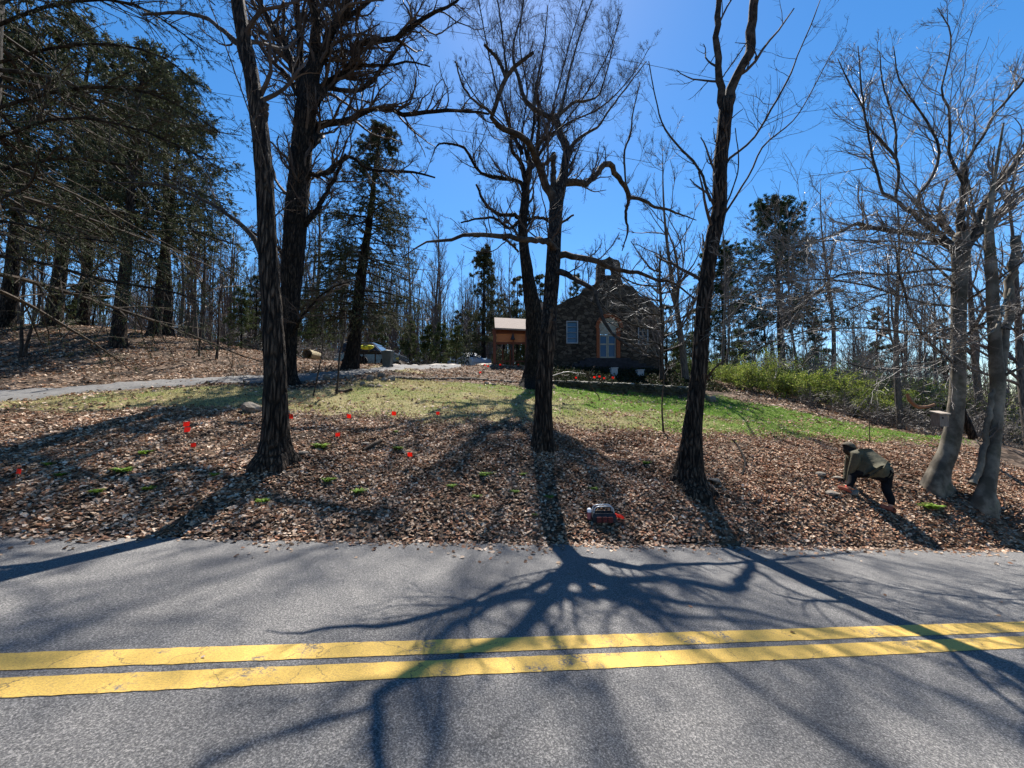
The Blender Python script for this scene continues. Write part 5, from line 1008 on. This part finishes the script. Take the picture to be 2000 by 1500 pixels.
gb = on_ground(1742, 1000, 7.4); gf = on_ground(1658, 961, 7.85)
person = empty('person', (gb[0], gb[1], gb[2]), 'person in olive jacket, knit cap and red gloves bending over on the leaf bank', 'person')
m_skin = noisy("skin", (0.42, 0.25, 0.18), (0.48, 0.29, 0.21), 20, 0.6); m_olive = noisy("olive_cloth", (0.060, 0.055, 0.034), (0.10, 0.092, 0.058), 7, 0.85, bs=.8, bd=.03)
m_black = noisy("black_cloth", (0.006, 0.006, 0.007), (0.014, 0.014, 0.016), 8, 0.9, spec=0.1); m_red = noisy("red_glove", (0.55, 0.03, 0.02), (0.7, 0.06, 0.04), 30, 0.6); m_shoe = noisy("rust_shoe", (0.26, 0.06, 0.03), (0.34, 0.10, 0.06), 18, 0.7)
m_cap = noisy("knit_cap", (0.085, 0.072, 0.05), (0.13, 0.11, 0.08), 40, 0.95)
q = lambda x, y, Y: pt(x, y, Y)
hip = q(1713, 917, 7.62); hipR = hip + [0.07, -0.07, -.02]; hipL = hip + [-0.07, .07, -.02]
waist = q(1698, 903, 7.72); chest = q(1680, 893, 7.86); neck = q(1667, 886, 7.98); head0 = q(1659, 880, 8.02); head1 = q(1656, 873, 8.04)
shR = q(1672, 892, 7.76); shL = q(1663, 889, 8.12)
kneeL = q(1666, 926, 7.86); ankL = gf + [0, 0, .09]; kneeR = q(1731, 957, 7.50); ankR = gb + [0.0, 0.0, .10]
elR = q(1663, 921, 7.86); wrR = q(1657, 948, 7.92); elL = q(1655, 918, 8.15); wrL = q(1651, 946, 8.10)
J = [(hip, .07, .07), (waist, .08, .08), (chest, .10, .10), (neck, .05, .05), (head0, .065, .07), (head1, .08, .085), (shR, .055, .055), (elR, .036, .036), (wrR, .026, .026), (shL, .055, .055), (elL, .036, .036), (wrL, .026, .026),
     (hipR, .06, .06), (kneeR, .05, .05), (ankR, .04, .04), (hipL, .06, .06), (kneeL, .05, .05), (ankL, .04, .04), (head0 + [-.07, .02, -.05], .024, .024)]
E_ = [(0, 1), (1, 2), (2, 3), (3, 4), (4, 5), (2, 6), (6, 7), (7, 8), (2, 9), (9, 10), (10, 11), (0, 12), (12, 13), (13, 14), (0, 15), (15, 16), (16, 17), (4, 18)]
skin_mesh('body', J, E_, m_skin, person)
J = [(waist + [.01, 0, .01], .185, .185), (chest + [.01, 0, .01], .19, .18), (neck + [.02, -.01, -.01], .11, .11), (hip + [.0, 0, .0], .20, .20), (hip + [.10, -.03, -.06], .20, .19), (hip + [.15, -.04, -.11], .18, .17), (shR + [.01, -.02, .01], .11, .10), (elR, .066, .064), (wrR + (elR - wrR) * .2, .05, .048), (shL, .11, .10), (elL, .066, .064), (wrL + (elL - wrL) * .2, .05, .048)]
skin_mesh('jacket', J, [(0, 1), (1, 2), (0, 3), (3, 4), (4, 5), (1, 6), (6, 7), (7, 8), (1, 9), (9, 10), (10, 11)], m_olive, person)
J = [(hip + [.03, 0, -.04], .15, .14), (hipR + [.05, 0, -.08], .115, .115), (kneeR, .072, .076), ((kneeR + ankR) / 2 + [.02, -.02, 0], .068, .07), (ankR + [0, 0, .03], .046, .05), (hipL + [-.03, 0, -.05], .12, .115), (kneeL, .085, .085), ((kneeL + ankL) / 2 + [.015, 0, 0], .066, .068), (ankL + [0, 0, .03], .046, .05)]
skin_mesh('trousers', J, [(0, 1), (1, 2), (2, 3), (3, 4), (0, 5), (5, 6), (6, 7), (7, 8)], m_black, person)
def ellip(name, c, r, m_, zcut=None, tilt=0.0, fold=0.0):
    bm = bmesh.new(); bmesh.ops.create_uvsphere(bm, u_segments=28, v_segments=18, radius=1)
    if zcut is not None: bmesh.ops.delete(bm, geom=[v for v in bm.verts if v.co.z < zcut], context='VERTS')
    V = np.array([v.co[:] for v in bm.verts]); bm.verts.index_update(); F4 = [[v.index for v in f.verts] for f in bm.faces]; bm.free()
    V = V * (1 + fold * np.sin(V[:, 2:3] * 26)) * np.array(r); ct, st = math.cos(tilt), math.sin(tilt); V = V @ np.array([[ct, 0, -st], [0, 1, 0], [st, 0, ct]]).T + np.array(c)
    g = G(); base = [f for f in F4 if len(f) == 4]; tri = [f for f in F4 if len(f) == 3]; g.add(V, base)
    if tri: g.f.append(np.array(tri))
    return g.obj(name, m_, person, True)
hc = q(1657.5, 876.5, 8.0)
ellip('hair', hc + [.012, -.005, -.012], (.112, .108, .128), noisy("dark_hair", (.012, .01, .008), (.03, .024, .018), 30), None, -.25)
co = ellip('knit_cap', hc + [-.004, .0, .012], (.126, .122, .134), m_cap, .06, -.42, .012); sd_ = co.modifiers.new('t', 'SOLIDIFY'); sd_.thickness = .008
for ank, g0, d in ((ankR, gb, (-.8, .6)), (ankL, gf, (-.75, .66))):
    d = np.array([*d, 0]); up = np.array([0, 0, 1.]); zt_f = lambda p: zt1(p[0], p[1]) + .035
    hl = ank - d * .05; hl[2] = zt_f(hl); md = ank + d * .07; md[2] = zt_f(md) + .01; te = ank + d * .17; te[2] = zt_f(te)
    skin_mesh('shoe', [(ank + [0, 0, -.02], .045, .045), (hl, .036, .04), (md, .036, .045), (te, .028, .038)], [(0, 1), (0, 2), (2, 3), (1, 2)], m_shoe, person)
for el, wr, sgn in ((elR, wrR, 1), (elL, wrL, -1)):
    f_ = wr - el; f_ = f_ / np.linalg.norm(f_); f_ = f_ + np.array([-.45, .1, 0]); f_ /= np.linalg.norm(f_); s_ = np.cross(f_, [0, 1, .2]); s_ /= np.linalg.norm(s_); s_ = np.cross(f_, s_) * sgn; nrm = np.cross(s_, f_)
    J = [(wr, .033, .033), (wr + f_ * .05, .040, .028), (wr + f_ * .085, .042, .024)]; E2 = [(0, 1), (1, 2)]
    for k, ln in enumerate((.072, .082, .076, .060)):
        b0 = wr + f_ * .09 + s_ * (k - 1.5) * .022; c1 = b0 + f_ * ln * .5 + nrm * .008; c2 = b0 + f_ * ln * .85 + nrm * .028; i = len(J); J += [(b0, .0115, .0115), (c1, .0105, .0105), (c2, .0095, .0095)]; E2 += [(2, i), (i, i + 1), (i + 1, i + 2)]
    i = len(J); J += [(wr + f_ * .045 - s_ * .04, .014, .014), (wr + f_ * .08 - s_ * .062 + nrm * .012, .011, .011)]; E2 += [(1, i), (i, i + 1)]
    skin_mesh('glove', J, E2, m_red, person, 1)

# ---------------------------------------------------------------- tool bag by the road
c = on_ground(1178, 1016, 5.95); bag = empty('tool_bag', tuple(c), 'open dark tool bag with a grey tube handle lying in the leaves near the road', 'bag')
m_bag = noisy("bag_canvas", (0.012, 0.013, 0.016), (0.03, 0.032, 0.038), 9, 0.8); m_bagr = noisy("bag_red_panel", (0.07, 0.012, 0.012), (0.11, 0.02, 0.018), 9, 0.7); m_tube = mat("grey_tube", (0.35, 0.37, 0.40), 0.35, 0.3, 0.5)
w, d, h = .17, .10, .13; g = G()
bot = [(-w, -d), (w, -d), (w, d), (-w, d)]; V = [[c[0] + a, c[1] + e, c[2] + .0] for a, e in bot] + [[c[0] + a * 1.06, c[1] + e * 1.1, c[2] + h * .6] for a, e in bot] + [[c[0] + a * .95, c[1] + e * .8, c[2] + h] for a, e in bot] + [[c[0] + a * .88, c[1] + e * .68, c[2] + h] for a, e in bot] + [[c[0] + a * .88, c[1] + e * .68, c[2] + h * .25] for a, e in bot]
fc_ = [[3, 2, 1, 0]]
for L_ in range(4): fc_ += [[L_ * 4 + i, L_ * 4 + (i + 1) % 4, L_ * 4 + 4 + (i + 1) % 4, L_ * 4 + 4 + i] for i in range(4)]
fc_ += [[16, 17, 18, 19]]; g.add(V, fc_); g.obj('bag_body', m_bag, bag)
for s in (-.085, 0, .085):
    g = G(); box(g, (c[0] + s, c[1] - d - .012, c[2] + .045), (.034, .012, .04)); g.obj('pocket', m_bagr, bag)
for s in (-1, 1):
    g = G(); yy = c[1] + s * d * .55; A = smooth_line([[c[0] - w * .9, yy, c[2] + h * .85, .009], [c[0] - w * .75, yy, c[2] + h + .075, .009], [c[0] - w * .1, yy, c[2] + h + .095, .009], [c[0] + w * .7, yy, c[2] + h + .085, .009], [c[0] + w * .92, yy, c[2] + h * .85, .009]], 18); tubes(g, A[None, :, :3], A[None, :, 3], 8); g.obj('handle', m_tube, bag, True)
e = on_ground(1151, 1012, 5.98); t = empty('drink_bottle', tuple(e), 'small red and white bottle at the left end of the tool bag', 'bottle'); g = G(); tubes(g, np.array([[[e[0], e[1], e[2]], [e[0], e[1], e[2] + .01], [e[0], e[1], e[2] + .09], [e[0], e[1], e[2] + .11]]]), np.array([[.03, .035, .035, .028]]), 14); g.obj('bottle_body', mat("dull_red", (.35, .1, .1), .5), t)
g = G(); tubes(g, np.array([[[e[0], e[1], e[2] + .11], [e[0], e[1], e[2] + .15], [e[0], e[1], e[2] + .165]]]), np.array([[.033, .033, .02]]), 14); g.obj('cap', mat("white_cap", (.8, .8, .82), .4), t)
wr = on_ground(1197, 1012, 5.9) + [0.0, 0, .075]; f_ = np.array([.93, -.25, -.2]); f_ /= np.linalg.norm(f_); s_ = np.array([.2, .9, .1]); s_ -= f_ * (s_ @ f_); s_ /= np.linalg.norm(s_); nrm = np.cross(f_, s_)
gl = empty('work_glove', tuple(wr), 'bright orange red work glove lying palm down off the right end of the tool bag', 'glove'); J = [(wr, .036, .03), (wr + f_ * .05, .042, .026), (wr + f_ * .085, .044, .022)]; E2 = [(0, 1), (1, 2)]
for k, ln in enumerate((.07, .085, .078, .06)):
    b0 = wr + f_ * .092 + s_ * (k - 1.5) * .026; i = len(J); J += [(b0, .012, .012), (b0 + f_ * ln * .5 + s_ * (k - 1.5) * .006, .011, .011), (b0 + f_ * ln - nrm * .01 + s_ * (k - 1.5) * .01, .010, .010)]; E2 += [(2, i), (i, i + 1), (i + 1, i + 2)]
i = len(J); J += [(wr + f_ * .04 - s_ * .045, .014, .014), (wr + f_ * .075 - s_ * .07, .011, .011)]; E2 += [(1, i), (i, i + 1)]
skin_mesh('glove', J, E2, m_flag, gl, 1)

# ---------------------------------------------------------------- leaf litter and grass
LC = np.array([(0.52, 0.39, 0.285), (0.43, 0.305, 0.21), (0.60, 0.475, 0.36), (0.34, 0.225, 0.15), (0.19, 0.105, 0.065), (0.33, 0.17, 0.10), (0.12, 0.07, 0.045)])
def leaves(name, x, y, size, tilt=0.9, lift=0.02, pal=LC, p=None):
    n_ = len(x); z = zt(x, y) + 0.0
    z = np.where(y < yedge(x), zplane(x, y) + 0.006, z) + rng.uniform(0, lift, n_)
    nrm = np.stack([rng.normal(scale=tilt * .55, size=n_), rng.normal(scale=tilt * .55, size=n_), np.ones(n_)], 1); nrm /= np.linalg.norm(nrm, axis=1, keepdims=True)
    a = rng.normal(size=(n_, 3)); a -= (a * nrm).sum(1, keepdims=True) * nrm; a /= np.linalg.norm(a, axis=1, keepdims=True); b = np.cross(nrm, a)
    L = (size * rng.uniform(.55, 1.25, n_))[:, None]; Wd = L * rng.uniform(.3, .5, (n_, 1)); c = np.stack([x, y, z], 1); cu = rng.uniform(-.25, .55, (n_, 1))
    P0 = c - a * L * .5; P1 = c - a * L * .12 + b * Wd + nrm * Wd * cu; P2 = c + a * L * .25 + b * Wd * .7 + nrm * Wd * cu; P3 = c + a * L * .5 + nrm * L * rng.uniform(-.1, .3, (n_, 1)); P4 = c + a * L * .2 - b * Wd * .8 + nrm * Wd * cu; P5 = c - a * L * .15 - b * Wd + nrm * Wd * cu
    V = np.stack([P0, P1, P2, P3, P4, P5], 1).reshape(-1, 3); i = np.arange(n_)[:, None] * 6
    ptc = 0.5 + 0.5 * hash2(x * 1.1, y * 1.1, 2.6)
    col = pal[rng.choice(len(pal), n_, p=p)] * (0.72 + .45 * ptc)[:, None] * rng.uniform(.75, 1.2, (n_, 1)); g = G(); g.add(V, np.concatenate([i + [0, 1, 2, 3], i + [0, 3, 4, 5]]), np.repeat(col, 6, 0))
    o = g.obj(name, M_leaf); tag(o, kind='stuff', label=None); return o
def patch(x, y): return np.clip(0.5 + 0.55 * hash2(x, y, 1.3) + 0.35 * hash2(y + 2, x, 3.1) + 0.25 * hash2(x, y + 1, 7.3), 0, 1)
n1 = 260000; x = rng.uniform(-13, 13, n1); t = rng.uniform(0, 1, n1) ** 0.9 * 6.2; y = yedge(x) - 0.03 + t
ok = (~lawnmask(x + rng.normal(0, .3, n1), y + rng.normal(0, .4, n1)) | (rng.uniform(0, 1, n1) < 0.10)) & (np.abs(x) < y * 1.45 + .6) & (rng.uniform(0, 1, n1) < np.clip(0.22 + .5 * np.clip(1 - t / 3.2, 0, 1), 0, .75) + 0.7 * patch(x, y)); x, y = x[ok], y[ok]
red = rng.uniform(0, 1, len(x)) < np.clip(0.15 + 0.09 * (x + 1), .08, .6)
LR = np.array([(0.36, 0.19, 0.11), (0.28, 0.13, 0.075), (0.42, 0.27, 0.17), (0.50, 0.36, 0.25), (0.17, 0.08, 0.05)])
leaves('leaf_litter', x[~red], y[~red], 0.058); leaves('leaf_litter', x[red], y[red], 0.056, pal=LR)
n2 = 150000; x = rng.uniform(-34, 20, n2); y = rng.uniform(8, 30, n2); ok = (np.abs(x) < y * 1.45) & (y > yedge(x) + 5.0) & (~lawnmask(x + rng.normal(0, .3, n2), y + rng.normal(0, .4, n2)) | (rng.uniform(0, 1, n2) < 0.10 + .35 * patch(x, y) ** 2)) & ~((x > 2.0) & (x < 10.5) & (y > 18) & (y < 24.5)) & (rng.uniform(0, 1, n2) < 0.25 + 0.75 * patch(x * .6, y * .6)); leaves('leaf_litter', x[ok], y[ok], 0.105, lift=0.03)
n3 = 4200; x = rng.uniform(-8, 12, n3); y = yedge(x) + .05 - rng.exponential(.045 + .11 * patch(x, x * .5), n3); leaves('leaf_litter', x, y, 0.055, lift=0.004, tilt=.5)
n3 = 26; x = rng.uniform(-5, 8, n3); y = yedge(x) - rng.uniform(0.1, 3.2, n3); leaves('leaf_litter', x, y, 0.04, lift=0.003, tilt=.4)
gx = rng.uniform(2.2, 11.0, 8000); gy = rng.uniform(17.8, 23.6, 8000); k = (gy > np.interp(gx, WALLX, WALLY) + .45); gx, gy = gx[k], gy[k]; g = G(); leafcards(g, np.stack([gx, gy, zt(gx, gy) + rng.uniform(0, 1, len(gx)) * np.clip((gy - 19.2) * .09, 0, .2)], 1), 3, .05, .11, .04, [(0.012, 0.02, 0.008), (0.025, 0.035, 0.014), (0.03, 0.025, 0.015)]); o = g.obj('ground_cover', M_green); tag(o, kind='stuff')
ng = 260000; x = rng.uniform(-15, 17, ng); y = rng.uniform(8, 19, ng); ok = lawnmask(x + rng.normal(0, .25, ng), y + rng.normal(0, .3, ng)) & (np.abs(x) < y * 1.4) & (rng.uniform(0, 1, ng) < .35 + .65 * patch(y * 1.3, x * 1.3)); x, y = x[ok], y[ok]; n_ = len(x); z = zt(x, y)
gr_ = np.clip(green(x, y) + rng.normal(scale=.18, size=n_), 0, 1)[:, None]; az = rng.uniform(0, 6.28, n_); h_ = rng.uniform(.025, .07, n_); w_ = .006 + y * .0004
d = np.stack([rng.normal(scale=.5, size=n_) * h_, rng.normal(scale=.5, size=n_) * h_, h_], 1); s_ = np.stack([np.cos(az), np.sin(az), 0 * az], 1) * w_[:, None]; c = np.stack([x, y, z - .005], 1)
col = (np.array([.44, .38, .19]) * (1 - gr_) + np.array([.17, .31, .04]) * gr_) * rng.uniform(.6, 1.3, (n_, 1)); g = G(); g.add(np.stack([c - s_, c + s_, c + d], 1).reshape(-1, 3), np.arange(n_ * 3).reshape(-1, 3), np.repeat(col, 3, 0)); o = g.obj('lawn_grass', M_grassb); tag(o, kind='stuff')
n_ = 220; x = rng.uniform(-8, 13, n_); y = yedge(x) + rng.uniform(.1, 5, n_); az = rng.uniform(0, 6.28, n_); z = zt(x, y) + .03; L = rng.uniform(.1, .5, n_); S = 6; P = np.zeros((n_, S, 3)); P[:, 0] = np.stack([x, y, z], 1); d = np.stack([np.cos(az), np.sin(az), rng.uniform(-.1, .25, n_)], 1)
for s in range(1, S): d = d + rng.normal(scale=.15, size=d.shape); d /= np.linalg.norm(d, axis=1, keepdims=True); P[:, s] = P[:, s - 1] + d * (L / 5)[:, None]
P[:, :, 2] = np.maximum(P[:, :, 2], zt(P[:, :, 0], P[:, :, 1]) + .01); g = G(); tubes(g, P, .004 * np.linspace(1, .5, S)[None] * np.ones((n_, 1)), 4); o = g.obj('twig_litter', M_twigl); tag(o, kind='stuff')
